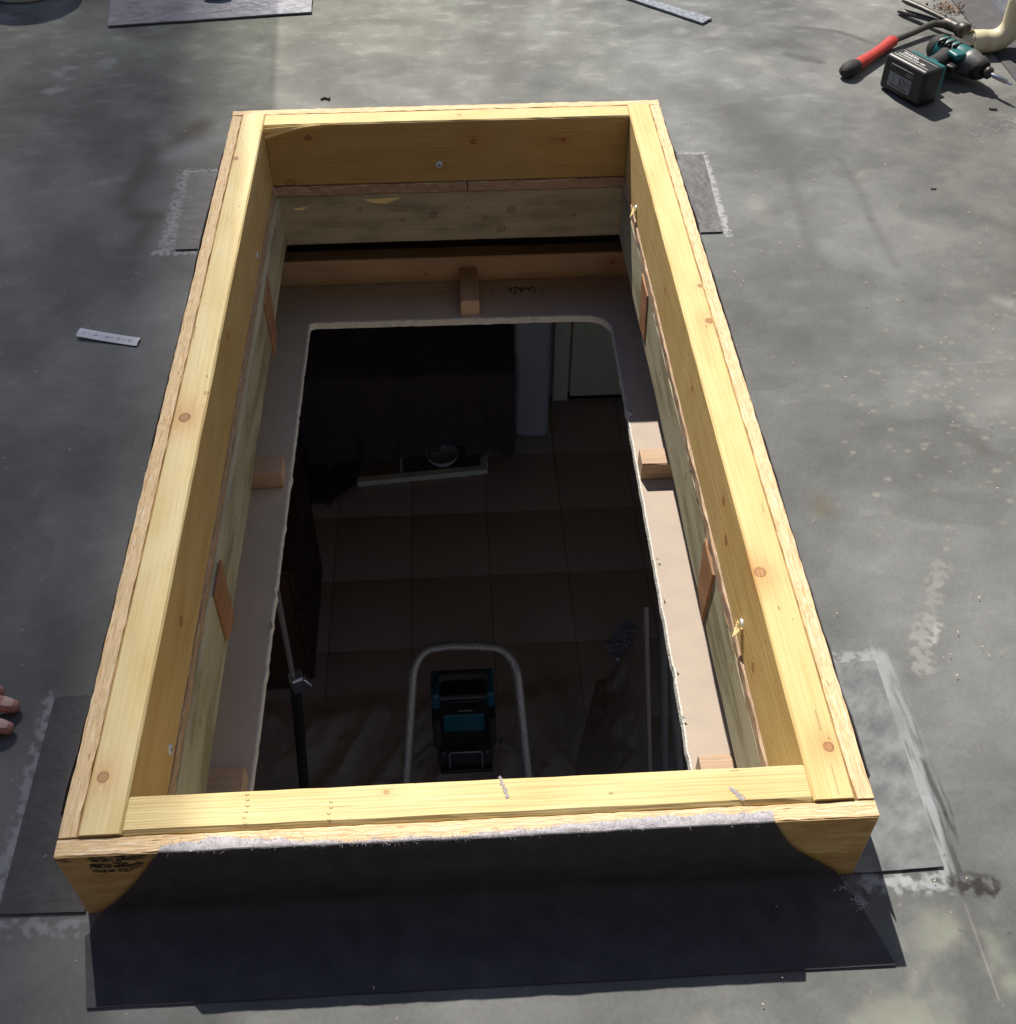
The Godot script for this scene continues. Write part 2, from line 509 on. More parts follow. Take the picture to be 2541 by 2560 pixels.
# rub a colour into the roof along a polyline: wd in metres; cut > 0 breaks it up with noise
func rub(pts: Array, wd: float, col: Color, amt: float, grainy: PackedByteArray, cut := 0.0) -> void:
	var cr := col.r; var cg := col.g; var cb := col.b
	for s in maxi(pts.size() - 1, 1):
		var a := rpx(pts[s])
		var b := rpx(pts[mini(s + 1, pts.size() - 1)])
		var r := wd / RS * RN
		var x0 := maxi(0, int(minf(a.x, b.x) - r * 2)); var x1 := mini(RN - 1, int(maxf(a.x, b.x) + r * 2))
		var y0 := maxi(0, int(minf(a.y, b.y) - r * 2)); var y1 := mini(RN - 1, int(maxf(a.y, b.y) + r * 2))
		var ab := b - a
		var l2 := maxf(ab.length_squared(), 0.001)
		for y in range(y0, y1 + 1):
			for x in range(x0, x1 + 1):
				var p := Vector2(x, y) - a
				var t := clampf(p.dot(ab) / l2, 0.0, 1.0)
				var d := (p - ab * t).length() / r
				if d > 2.0 or (s > 0 and t <= 0.0): continue
				var i := y * RN + x
				var g := grainy[i] / 255.0
				var k := exp(-d * d * 1.6) * amt
				if cut > 0.0:
					k = smoothstep(cut, cut + 0.30, g + (1.0 - d) * 0.22) * amt * (1.0 - smoothstep(0.8, 1.5, d + (g - 0.5) * 1.2))
				else:
					k *= 0.45 + g * 1.1
				if k < 0.01: continue
				k = minf(k, 1.0)
				i *= 3
				rim[i] = int(lerpf(rim[i], cr * 255.0, k))
				rim[i + 1] = int(lerpf(rim[i + 1], cg * 255.0, k))
				rim[i + 2] = int(lerpf(rim[i + 2], cb * 255.0, k))

func V(x: float, y: float) -> Vector2:
	return Vector2(x, y)

func roof_material() -> StandardMaterial3D:
	var n1 := noise_bytes(RN, RN, 0.012, 4, 3, 4, 4)
	var n2 := noise_bytes(RN, RN, 0.05, 4, 5, 4, 4)
	var n3 := noise_bytes(RN, RN, 0.22, 3, 8)
	var n4 := noise_bytes(RN, RN, 0.03, 4, 12, 2, 1)
	var n5 := noise_bytes(RN, RN, 0.10, 5, 17)
	var n6 := noise_bytes(RN, RN, 0.16, 3, 19, 1, 10)
	rim = PackedByteArray()
	rim.resize(RN * RN * 3)
	var i := 0
	var j := 0
	for y in RN:
		var wz := RZ0 + RS * y / RN
		for x in RN:
			var wx := RX0 + RS * x / RN
			var a := n1[j] / 255.0
			var b := n2[j] / 255.0
			var c := n3[j] / 255.0
			var far := clampf((-wz - 0.6) * 1.2, 0.0, 1.0)      # the dusty far end of the roof
			var t := 0.408 + (a - 0.5) * 0.13 + (b - 0.5) * (0.085 + 0.07 * far) + (c - 0.5) * 0.045 + far * 0.012
			t += maxf(0.0, n4[j] / 255.0 - 0.56) * (0.10 + 0.20 * far)
			t += 0.022 * exp(-pow((a - 0.54) / 0.010, 2.0)) * b + 0.018 * smoothstep(0.535, 0.55, a) - 0.014 * smoothstep(0.44, 0.43, a)
			var algae := clampf(1.0 - absf(wx + 0.35) * 1.1, 0.0, 1.0) * far * (0.3 + a)
			var warm := clampf((wx - 0.55) * 1.4, 0.0, 1.0) * (0.4 + 0.6 * b)
			rim[i] = int(clampf(t * (0.985 + 0.02 * algae + 0.03 * warm), 0, 1) * 255.0)
			rim[i + 1] = int(clampf(t * (1.008 + 0.035 * algae + 0.01 * warm), 0, 1) * 255.0)
			rim[i + 2] = int(clampf(t * (1.012 - 0.10 * algae - 0.03 * warm), 0, 1) * 255.0)
			i += 3
			j += 1
	# old damp tracks and rubbed marks
	var dk := Color(0.30, 0.305, 0.30)
	var dkw := Color(0.30, 0.29, 0.265)
	rub([V(-0.494, -0.931), V(-0.523, -0.882), V(-0.567, -0.827), V(-0.589, -0.734), V(-0.603, -0.645), V(-0.572, -0.583), V(-0.535, -0.587), V(-0.554, -0.479)], 0.026, dkw, 0.55, n2)
	rub([V(-0.506, -0.910), V(-0.504, -0.908)], 0.035, dkw, 0.6, n2)
	rub([V(-0.466, -0.850), V(-0.545, -0.799)], 0.035, Color(0.50, 0.50, 0.515), 0.75, n2)
	rub([V(0.752, -0.711), V(0.760, -0.588), V(0.753, -0.504), V(0.757, -0.353)], 0.012, dk, 0.30, n2)
	rub([V(0.642, -0.664), V(0.631, -0.505), V(0.623, -0.404)], 0.014, dk, 0.3, n2)
	rub([V(0.898, -0.514), V(0.949, -0.493), V(1.001, -0.450)], 0.024, dk, 0.35, n2)
	rub([V(0.692, -1.213), V(0.737, -1.237), V(0.768, -1.217)], 0.022, dk, 0.7, n2)
	rub([V(0.758, -1.173), V(0.785, -1.154), V(0.816, -1.135)], 0.020, dk, 0.8, n2)
	rub([V(0.807, -1.313), V(0.898, -1.284), V(0.954, -1.225)], 0.010, dk, 0.7, n2)
	rub([V(1.052, -0.799), V(1.094, -0.825), V(1.124, -0.838)], 0.03, Color(0.34, 0.34, 0.35), 0.7, n5, 0.42)
	rub([V(0.489, -1.011), V(0.570, -0.944), V(0.629, -0.822), V(0.635, -0.724)], 0.06, dk, 0.45, n2)
	rub([V(0.746, 0.090), V(0.746, 0.106)], 0.017, Color(0.33, 0.33, 0.325), 0.7, n2)
	rub([V(0.488, 0.196), V(0.488, 0.212)], 0.017, Color(0.37, 0.36, 0.31), 0.7, n2)
	# pale rubbed and scratched places
	var pale := Color(0.60, 0.61, 0.61)
	rub([V(-0.802, -1.258), V(-0.742, -1.228)], 0.03, pale, 0.5, n4, 0.55)
	rub([V(-0.826, -1.189), V(-0.831, -1.090)], 0.03, pale, 0.55, n4, 0.52)
	rub([V(0.618, 0.319), V(0.600, 0.345), V(0.586, 0.381)], 0.014, Color(0.53, 0.53, 0.52), 0.7, n5, 0.45)
	rub([V(0.569, 0.408), V(0.556, 0.430), V(0.542, 0.474)], 0.016, Color(0.56, 0.56, 0.55), 0.75, n5, 0.42)
	rub([V(0.583, 0.415), V(0.566, 0.44)], 0.006, Color(0.62, 0.62, 0.61), 0.8, n5, 0.4)
	rub([V(0.495, 0.768), V(0.496, 0.862)], 0.0012, Color(0.66, 0.67, 0.63), 0.5, n2)
	rub([V(0.493, 0.768), V(0.505, 0.789), V(0.517, 0.808), V(0.426, 0.858), V(0.352, 0.863), V(0.260, 0.867)], 0.06, Color(0.53, 0.55, 0.50), 0.5, n2, 0.5)
	# adhesive dragged out round the four rubber patches
	var glue := Color(0.63, 0.64, 0.65)
	rub([V(-0.502, -0.735), V(-0.500, -0.47)], 0.016, glue, 0.65, n5, 0.44)
	rub([V(-0.502, -0.735), V(-0.45, -0.738)], 0.010, glue, 0.8, n5, 0.46)
	rub([V(-0.515, -0.462), V(-0.446, -0.460)], 0.010, glue, 0.8, n5, 0.46)
	rub([V(0.493, -0.745), V(0.489, -0.60), V(0.488, -0.465)], 0.008, glue, 0.9, n5, 0.40)
	rub([V(0.493, -0.750), V(0.44, -0.752)], 0.010, glue, 0.8, n5, 0.44)
	rub([V(-0.488, 0.462), V(-0.486, 0.55), V(-0.486, 0.65), V(-0.486, 0.73)], 0.011, Color(0.58, 0.59, 0.62), 0.9, n5, 0.47)
	rub([V(-0.49, 0.738), V(-0.40, 0.742)], 0.014, Color(0.58, 0.59, 0.62), 0.8, n5, 0.52)
	rub([V(0.492, 0.458), V(0.497, 0.542), V(0.494, 0.644), V(0.489, 0.730)], 0.015, Color(0.58, 0.60, 0.62), 0.85, n6, 0.36)
	rub([V(0.505, 0.60), V(0.508, 0.664), V(0.497, 0.74)], 0.008, Color(0.17, 0.175, 0.18), 0.7, n6, 0.48)
	rub([V(0.44, 0.457), V(0.49, 0.458)], 0.010, Color(0.58, 0.60, 0.62), 0.8, n5, 0.40)
	rub([V(0.405, 0.738), V(0.438, 0.742), V(0.490, 0.744)], 0.013, Color(0.62, 0.64, 0.66), 0.85, n5, 0.45)
	rub([V(0.497, 0.744), V(0.526, 0.750)], 0.013, Color(0.13, 0.13, 0.13), 0.85, n5, 0.42)
	# soft scuffs, foot marks and scratches
	var r := RandomNumberGenerator.new()
	r.seed = 91
	for q in 46:
		var c0 := V(r.randf_range(-1.1, 1.3), r.randf_range(-1.6, 0.9))
		var an := r.randf() * TAU
		var ln := r.randf_range(0.02, 0.10)
		var c1 := c0 + V(cos(an), sin(an)) * ln
		var mid := c0.lerp(c1, 0.5) + V(-sin(an), cos(an)) * ln * r.randf_range(-0.3, 0.3)
		var lightm := r.randf() < 0.5
		rub([c0, mid, c1], r.randf_range(0.008, 0.035), Color(0.53, 0.53, 0.52) if lightm else Color(0.36, 0.365, 0.37), r.randf_range(0.25, 0.6), n2 if q % 2 else n4)
	for q in 40:
		var c0 := V(r.randf_range(-1.1, 1.3), r.randf_range(-1.6, 0.9))
		var an := r.randf() * TAU
		rub([c0, c0 + V(cos(an), sin(an)) * r.randf_range(0.01, 0.07)], r.randf_range(0.0006, 0.0014), Color(0.60, 0.60, 0.59), r.randf_range(0.25, 0.6), n2)
	# dried drips and grit
	var cl := [V(0.791, -0.079), V(0.707, -0.029), V(0.756, -0.014), V(0.686, 0.038), V(0.700, 0.150), V(0.624, 0.177), V(0.9, -0.1)]
	for q in 150:
		var c0: Vector2 = cl[q % cl.size()] + Vector2(r.randfn(0, 0.06), r.randfn(0, 0.06))
		var rr := r.randf_range(0.0015, 0.005)
		rub([c0, c0 + V(rr * 0.6, 0)], rr, Color(0.57, 0.56, 0.52), r.randf_range(0.25, 0.8), n3)
		if rr > 0.0035: rub([c0, c0 + V(rr * 0.3, 0)], rr * 0.45, Color(0.45, 0.45, 0.44), 0.6, n3)
	for q in 900:
		var c0 := V(r.randf_range(-1.2, 1.4), r.randf_range(-1.6, 1.0))
		rub([c0, c0 + V(r.randf_range(-0.003, 0.003), r.randf_range(-0.002, 0.002))], r.randf_range(0.0005, 0.0013), Color(0.62, 0.61, 0.58) if q % 4 else Color(0.12, 0.12, 0.12), r.randf_range(0.3, 0.9), n2)
	var im := Image.create_from_data(RN, RN, false, Image.FORMAT_RGB8, rim)
	var m := plain("roof_rubber", Color.WHITE, 0.68)
	m.metallic_specular = 0.4
	m.albedo_texture = ImageTexture.create_from_image(im)
	var hb := noise(0.09, 4, 31).get_image(1024, 1024)
	hb.convert(Image.FORMAT_RGBA8)
	hb.bump_map_to_normal_map(2.2)
	m.normal_enabled = true
	m.normal_texture = ImageTexture.create_from_image(hb)
	m.normal_scale = 0.10
	return m

func roof() -> void:
	var m := roof_material()
	var st := mb()
	var hx := XI + 0.02
	var hz := ZB + 0.02
	var o := 3.4
	var rects := [[-o, -o, o, -hz], [-o, hz, o, 2.3], [-o, -hz, -hx, hz], [hx, -hz, o, hz]]
	for q in rects:
		for yy in [0.0, -0.016]:
			var p := [Vector3(q[0], yy, q[1]), Vector3(q[2], yy, q[1]), Vector3(q[2], yy, q[3]), Vector3(q[0], yy, q[3])]
			var uv := []
			for v in p: uv.append(Vector2((v.x - RX0) / RS, (v.z - RZ0) / RS))
			if yy == 0.0: quad(st, p[0], p[1], p[2], p[3], uv[0], uv[1], uv[2], uv[3])
			else: quad(st, p[3], p[2], p[1], p[0], uv[3], uv[2], uv[1], uv[0])
	var e := [Vector3(-hx, 0, -hz), Vector3(hx, 0, -hz), Vector3(hx, 0, hz), Vector3(-hx, 0, hz)]
	for k in 4:
		var a: Vector3 = e[k]
		var b: Vector3 = e[(k + 1) % 4]
		quad(st, a, b, b - Vector3(0, 0.016, 0), a - Vector3(0, 0.016, 0))
	struct("flat_roof", done(st), m)

func shade_walls() -> void:
	# unseen wall and slatted screen, added to shape the shade on the left
	var h := 4.6
	var lean := 0.1775 * h
	var t := thing("shade_wall", "unseen tall grey wall and slatted screen added to shade the left of the roof", "wall", Vector3(-0.449, 0, -2.3))
	var st := mb()
	prism(st, PackedVector2Array([Vector2(-4.0, 0), Vector2(-1.25, 0), Vector2(-1.25 - lean, h), Vector2(-4.0, h)]), at(0, 0.002, -0.25), 0.2)
	obj("wall", done(st), mats["wall_render"], t)
	for k in 208:
		var d := 0.006 * k
		var w := 0.006 * (clampf(0.34 + 2.2 * d, 0.3, 0.83) - 0.12 * smoothstep(0.3, 0.7, d))
		var sl := mb()
		prism(sl, PackedVector2Array([Vector2(-d - w, 0), Vector2(-d, 0), Vector2(-d - lean, h), Vector2(-d - w - lean, h)]), at(0, 0.002, 0.0), 0.004)
		obj("shade_slat", done(sl), mats["strut"], t)
	# unseen dark wall, added behind the viewpoint to block the sky
	var bw := mb()
	rbox(bw, at(0, 2.9, 2.42), Vector3(9.0, 5.8, 0.2), 0.004, 1)
	tag(obj("sky_block_wall", done(bw), mottled("dark_brick", Color(0.26, 0.20, 0.17), Color(0.33, 0.25, 0.21), 0.95, 3.0)), "unseen dark brick wall added behind the near edge of the roof to block sky", "wall")
	var g := mb()
	quad(g, Vector3(-90, FLOOR - 0.12, -90), Vector3(90, FLOOR - 0.12, -90), Vector3(90, FLOOR - 0.12, 90), Vector3(-90, FLOOR - 0.12, 90))
	struct("ground", done(g), mottled("bounce_paving", Color(0.66, 0.61, 0.55), Color(0.74, 0.69, 0.62), 0.95, 0.5))  # unseen ground, kept pale to bounce light into the room

# ------------------------------------------------------------------ the room below
func room_shell() -> void:
	var x0 := -1.7; var x1 := 1.5; var z0 := -3.14; var z1 := 2.1
	var wallm: Material = mats["room_wall"]
	for q in [["room_wall_left", x0 - 0.1, z0 - 0.1, x0, z1 + 0.1], ["room_wall_right", x1, z0 - 0.1, x1 + 0.1, -0.4], ["room_wall_right", x1, 1.9, x1 + 0.1, z1 + 0.1], ["room_wall_back", x0, z0 - 0.1, x1, z0], ["room_wall_front", x0, z1, -1.3, z1 + 0.1], ["room_wall_front", 1.3, z1, x1, z1 + 0.1]]:  # gaps in the right and front walls are added to brighten the room
		var st := mb()
		rbox(st, at((q[1] + q[3]) / 2, (FLOOR - 0.1 - 0.016) / 2, (q[2] + q[4]) / 2), Vector3(q[3] - q[1], -FLOOR + 0.1 - 0.018, q[4] - q[2]), 0.001, 1)
		struct(q[0], done(st), wallm)
	var lint := mb()
	rbox(lint, at(x1 + 0.05, -0.27, 0.75), Vector3(0.1, 0.5, 2.298), 0.001, 1)
	struct("room_wall_right", done(lint), wallm)
	lint = mb()
	rbox(lint, at(0, -0.17, z1 + 0.05), Vector3(2.598, 0.3, 0.1), 0.001, 1)
	struct("room_wall_front", done(lint), wallm)
	# the tiled floor: a bed and one piece for each tile
	var bed := mb()
	rbox(bed, at((x0 + x1) / 2, FLOOR - 0.06, (z0 + z1) / 2), Vector3(x1 - x0, 0.112, z1 - z0), 0.001, 1)
	var fl := struct("room_floor", done(bed), mottled("grout", Color(0.36, 0.33, 0.31), Color(0.42, 0.39, 0.37), 0.95, 3.0))
	var tm := []
	for k in 3: tm.append(mottled("tile_%d" % k, Color(0.67, 0.62, 0.585) * (0.985 + 0.01 * k), Color(0.69, 0.64, 0.605) * (0.985 + 0.01 * k), 0.42, 2.2, 0.12, 0.02, 60 + k))
	var tw := 0.341; var td := 0.380
	for i in range(-5, 5):
		for j in range(-4, 3):
			var ax0 := maxf(0.097 + i * tw, x0); var ax1 := minf(0.097 + (i + 1) * tw, x1)
			var az0 := maxf(-1.95 + j * td, z0); var az1 := minf(-1.95 + (j + 1) * td, z1)
			if j == 2: az1 = -1.95 + 3 * td
			if ax1 - ax0 < 0.02 or az1 - az0 < 0.02: continue
			var st := mb()
			rbox(st, at((ax0 + ax1) / 2, FLOOR - 0.004, (az0 + az1) / 2), Vector3(ax1 - ax0 - 0.0026, 0.008, az1 - az0 - 0.0026), 0.0015, 1)
			obj("floor_tile", done(st), tm[0], fl)

func ceiling() -> void:
	# plasterboard with a hand-cut, round-cornered hole
	var out := []
	var corners := [[Vector2(0.3193, -0.6588), 0.06], [Vector2(0.3097, 0.5575), 0.05], [Vector2(-0.3118, 0.5575), 0.05], [Vector2(-0.3022, -0.6631), 0.012]]
	var raw := []
	for k in 4:
		var p: Vector2 = corners[k][0]
		var r: float = corners[k][1]
		var prev: Vector2 = corners[(k + 3) % 4][0]
		var next: Vector2 = corners[(k + 1) % 4][0]
		var d0 := (prev - p).normalized() * r
		var d1 := (next - p).normalized() * r
		for q in 7:
			var t := q / 6.0
			raw.append((p + d0).lerp(p, t).lerp(p.lerp(p + d1, t), t))
		var a := p + d1
		var b := next + (p - next).normalized() * float(corners[(k + 1) % 4][1])
		var n := int(a.distance_to(b) / 0.012)
		for q in range(1, n): raw.append(a.lerp(b, float(q) / n))
	for p in raw:
		out.append(p + Vector2(rng.randf_range(-1, 1), rng.randf_range(-1, 1)) * (0.0005 if rng.randf() < 0.88 else 0.0022))
	var st := mb()
	var cut := mb()
	var n := out.size()
	var bx := Vector2(1.52, 2.13)
	var cz := 0.03
	var rimp := []
	for p in out:
		var d: Vector2 = (p - Vector2(0, cz)).normalized()
		var s := minf(1.52 / maxf(absf(d.x), 1e-5), 2.05 / maxf(absf(d.y), 1e-5))
		rimp.append(Vector2(0, cz) + d * s)
	for k in n:
		var k2 := (k + 1) % n
		var a: Vector2 = out[k]; var b: Vector2 = out[k2]; var c: Vector2 = rimp[k2]; var d: Vector2 = rimp[k]
		for yy in [CEIL, CEIL - 0.0125]:
			quad(st, Vector3(a.x, yy, a.y), Vector3(d.x, yy, d.y), Vector3(c.x, yy, c.y), Vector3(b.x, yy, b.y))
		# fill the outer corner
		if absf(c.x - d.x) > 0.01 and absf(c.y - d.y) > 0.01:
			var q := Vector2(c.x if absf(c.x) > absf(d.x) else d.x, d.y if absf(d.y) > absf(c.y) else c.y)
			for yy in [CEIL, CEIL - 0.0125]: tri(st, Vector3(d.x, yy, d.y), Vector3(q.x, yy, q.y), Vector3(c.x, yy, c.y))
		var jag := rng.randf_range(-0.0012, 0.0012)
		quad(cut, Vector3(a.x, CEIL + 0.0006, a.y), Vector3(b.x, CEIL + 0.0006, b.y), Vector3(b.x * 0.997, CEIL - 0.0131, b.y * 0.998), Vector3(a.x * 0.997, CEIL - 0.0131, a.y * 0.998))
		var ia := a * 1.008
		var ib := b * 1.008
		quad(cut, Vector3(ia.x, CEIL + 0.0003, ia.y), Vector3(ib.x, CEIL + 0.0003, ib.y), Vector3(b.x, CEIL + 0.0006, b.y), Vector3(a.x, CEIL + 0.0006, a.y))
	var o := struct("ceiling", done(st), mats["paper"])
	obj("cut_edge", done(cut), mats["gypsum"], o)
	var tp := mb()
	for q in [[0.3190, 0.10], [0.3170, -0.35], [0.3185, 0.24], [0.3120, 0.33], [0.3190, 0.02], [-0.3090, 0.12], [-0.10, -0.664], [0.16, -0.660]]:
		var c := Vector3(q[0], CEIL + 0.0008, q[1])
		var d := Vector3(rng.randf_range(-0.004, 0.010), rng.randf_range(0.003, 0.008), rng.randf_range(0.004, 0.014))
		tri(tp, c, c + Vector3(0.002, 0, 0.012), c + d)
		tri(tp, c, c + d, c + Vector3(-0.001, 0.001, -0.004))
	obj("torn_paper", done(tp), mats["gypsum"], o)

func timber(called: String, label: String, a: Vector3, b: Vector3, w: float, h: float, m: Material, up := Vector3.UP, group := "") -> MeshInstance3D:
	var st := mb()
	beam(st, a, b, up, w, h, 0.002, 8, 0.0004, 0.0)
	return tag(obj(called, done(st), m), label, "timber", group)

func trimmed_opening() -> void:
	var t := thing("trimmed_opening", "greenish treated roof joists and strand board deck edge lining the opening below the kerb", "joist frame", Vector3(0, -0.02, 0))
	t.position = Vector3.ZERO
	var dm: Material = mats["deck_edge"]
	# deck edges, two lengths at the back
	for q in [[Vector3(-XI - 0.01, -0.0095, -ZB - 0.020), Vector3(0.031, -0.0095, -ZB - 0.020)], [Vector3(0.033, -0.0095, -ZB - 0.020), Vector3(XI + 0.01, -0.0095, -ZB - 0.020)]]:
		var st := mb(); beam(st, q[0], q[1], Vector3.UP, 0.042, 0.0185, 0.001, 40, 0.0011); obj("deck_edge", done(st), dm, t)
	var dl := mb(); beam(dl, Vector3(-XI - 0.020, -0.0095, ZB), Vector3(-XI - 0.020, -0.0095, -ZB), Vector3.UP, 0.042, 0.0185, 0.001, 70, 0.0012); obj("deck_edge", done(dl), dm, t)
	var dr := mb(); beam(dr, Vector3(XI + 0.0195, -0.0095, -ZB), Vector3(XI + 0.0195, -0.0095, ZB), Vector3.UP, 0.042, 0.0185, 0.001, 70, 0.0013); obj("deck_edge", done(dr), dm, t)
	var df := mb(); beam(df, Vector3(XI, -0.0095, ZB + 0.020), Vector3(-XI, -0.0095, ZB + 0.020), Vector3.UP, 0.042, 0.0185, 0.001, 30, 0.0011); obj("deck_edge", done(df), dm, t)
	# joists
	var jb := mb(); beam(jb, Vector3(-XI - 0.006, -0.0735, -ZB - 0.022), Vector3(XI + 0.006, -0.0735, -ZB - 0.022), Vector3.UP, 0.044, 0.106, 0.003, 14, 0.0004); obj("joist", done(jb), mats["joist_back"], t)
	var jl := mb(); beam(jl, Vector3(-XI - 0.016, -0.0760, ZB + 0.1), Vector3(-XI - 0.016, -0.0745, -ZB + 0.001), Vector3.UP, 0.044, 0.109, 0.005, 20, 0.0008); obj("joist", done(jl), mats["joist_side"], t)
	var jr := mb(); beam(jr, Vector3(XI + 0.021, -0.0745, -ZB + 0.001), Vector3(XI + 0.021, -0.0745, ZB + 0.1), Vector3.UP, 0.044, 0.109, 0.003, 20, 0.0008, 0.02); obj("joist", done(jr), mats["joist_side"], t)
	var jf := mb(); beam(jf, Vector3(XI, -0.0735, ZB + 0.022), Vector3(-XI, -0.0735, ZB + 0.022), Vector3.UP, 0.044, 0.106, 0.003, 14, 0.0004); obj("joist", done(jf), mats["joist_side"], t)
	# sawn-off herringbone struts against the side joists
	var bl := -XI + 0.0065
	var right := Basis(Vector3(0, 0, 1), Vector3(0, 1, 0), Vector3(-1, 0, 0))
	var left := Basis(Vector3(0, 0, -1), Vector3(0, 1, 0), Vector3(1, 0, 0))
	for q in [[left, bl, [V(-0.240, -0.021), V(-0.300, -0.021), V(-0.305, -0.112), V(-0.255, -0.128)], 0.004], [left, bl, [V(0.42, -0.022), V(0.345, -0.033), V(0.35, -0.150), V(0.40, -0.140)], 0.003],
			[right, XI - 0.0005, [V(0.236, -0.022), V(0.300, -0.022), V(0.292, -0.129), V(0.246, -0.112)], 0.004], [right, XI - 0.0005, [V(-0.392, -0.026), V(-0.325, -0.026), V(-0.310, -0.110), V(-0.369, -0.118)], 0.003]]:
		var st := mb()
		prism(st, PackedVector2Array(q[2]), Transform3D(q[0], Vector3(q[1], 0, 0)), q[3], 0.001)
		obj("sawn_strut", done(st), mats["strut"], t)
	# ceiling timbers, each fixed on its own
	timber("ceiling_batten", "long pinkish ceiling batten lying along the far end of the hole", Vector3(-0.6614, -0.2789, -0.8165), Vector3(0.6604, -0.2789, -0.8165), 0.0405, 0.0613, mats["batten"])
	timber("ceiling_noggin", "short dusty noggin standing out from the middle of the far batten", Vector3(0.0304, -0.2917, -0.6743), Vector3(0.0304, -0.2917, -0.7947), 0.0384, 0.0357, mats["batten"], Vector3.UP, "short noggins on the plasterboard")
	timber("ceiling_noggin", "short pale noggin under the left joist, midway along the hole", Vector3(-0.4482, -0.2917, -0.2084), Vector3(-0.3150, -0.2917, -0.2084), 0.0490, 0.0357, mats["batten"], Vector3.UP, "short noggins on the plasterboard")
	timber("ceiling_noggin", "short sunlit noggin under the right joist, midway along the hole", Vector3(0.3182, -0.2906, -0.1898), Vector3(0.4472, -0.2906, -0.1898), 0.0405, 0.0378, mats["batten"], Vector3.UP, "short noggins on the plasterboard")
	timber("ceiling_noggin", "short noggin in the near left corner of the hole behind the front board", Vector3(-0.4482, -0.2917, 0.4232), Vector3(-0.3160, -0.2917, 0.4232), 0.0490, 0.0357, mats["batten"], Vector3.UP, "short noggins on the plasterboard")
	timber("ceiling_noggin", "short noggin in the near right corner of the hole behind the front board", Vector3(0.3172, -0.2917, 0.4402), Vector3(0.4472, -0.2917, 0.4402), 0.0490, 0.0357, mats["batten"], Vector3.UP, "short noggins on the plasterboard")
	var cr := mb()
	for i in 120:
		var x := 0.145 + rng.randfn(0, 0.024) if i % 6 else rng.randf_range(-0.06, 0.28)
		var s := rng.randf_range(0.0008, 0.0034)
		rbox(cr, Transform3D(Basis.from_euler(Vector3(rng.randf(), rng.randf() * 6.0, rng.randf())), Vector3(x, CEIL + s * 0.3, -0.768 + absf(rng.randfn(0, 0.010)))), Vector3(s, s * 0.5, s * 0.7), s * 0.1, 1)
	tag(obj("dark_crumbs", done(cr), mats["black_grip"]), "dark crumbs strewn on the plasterboard at the foot of the far batten", "debris", "", "stuff")
	for q in [[Vector3(-0.165, -0.030, -ZB + 0.0008), 0.075, 0.010], [Vector3(-0.30, -0.045, -ZB + 0.0008), 0.03, 0.004]]:
		var sv := mb()
		var c: Vector3 = q[0]
		tri(sv, c, c + Vector3(q[1], 0.004, 0.0012), c + Vector3(q[1] * 0.55, -q[2], 0.001))
		tri(sv, c, c + Vector3(q[1] * 0.55, -q[2], 0.001), c + Vector3(q[1] * 0.2, -q[2] * 0.8, 0.0003))
		obj("torn_splinter", done(sv), mats["splinter_fresh"], t)
	timber("hanger", "short brown timber running back above the far batten in the dark gap", Vector3(0.0304, -0.2304, -0.8603), Vector3(0.0304, -0.2304, -1.4679), 0.0341, 0.0352, mats["strut"])
	var wool := mb()
	rbox(wool, at(-0.27, -0.235, -1.12), Vector3(0.52, 0.13, 0.45), 0.05, 5)
	tag(obj("mineral_wool", done(wool), mats["mineral_wool"]), "grey mineral wool insulation in the dark gap behind the far joist, left", "insulation")

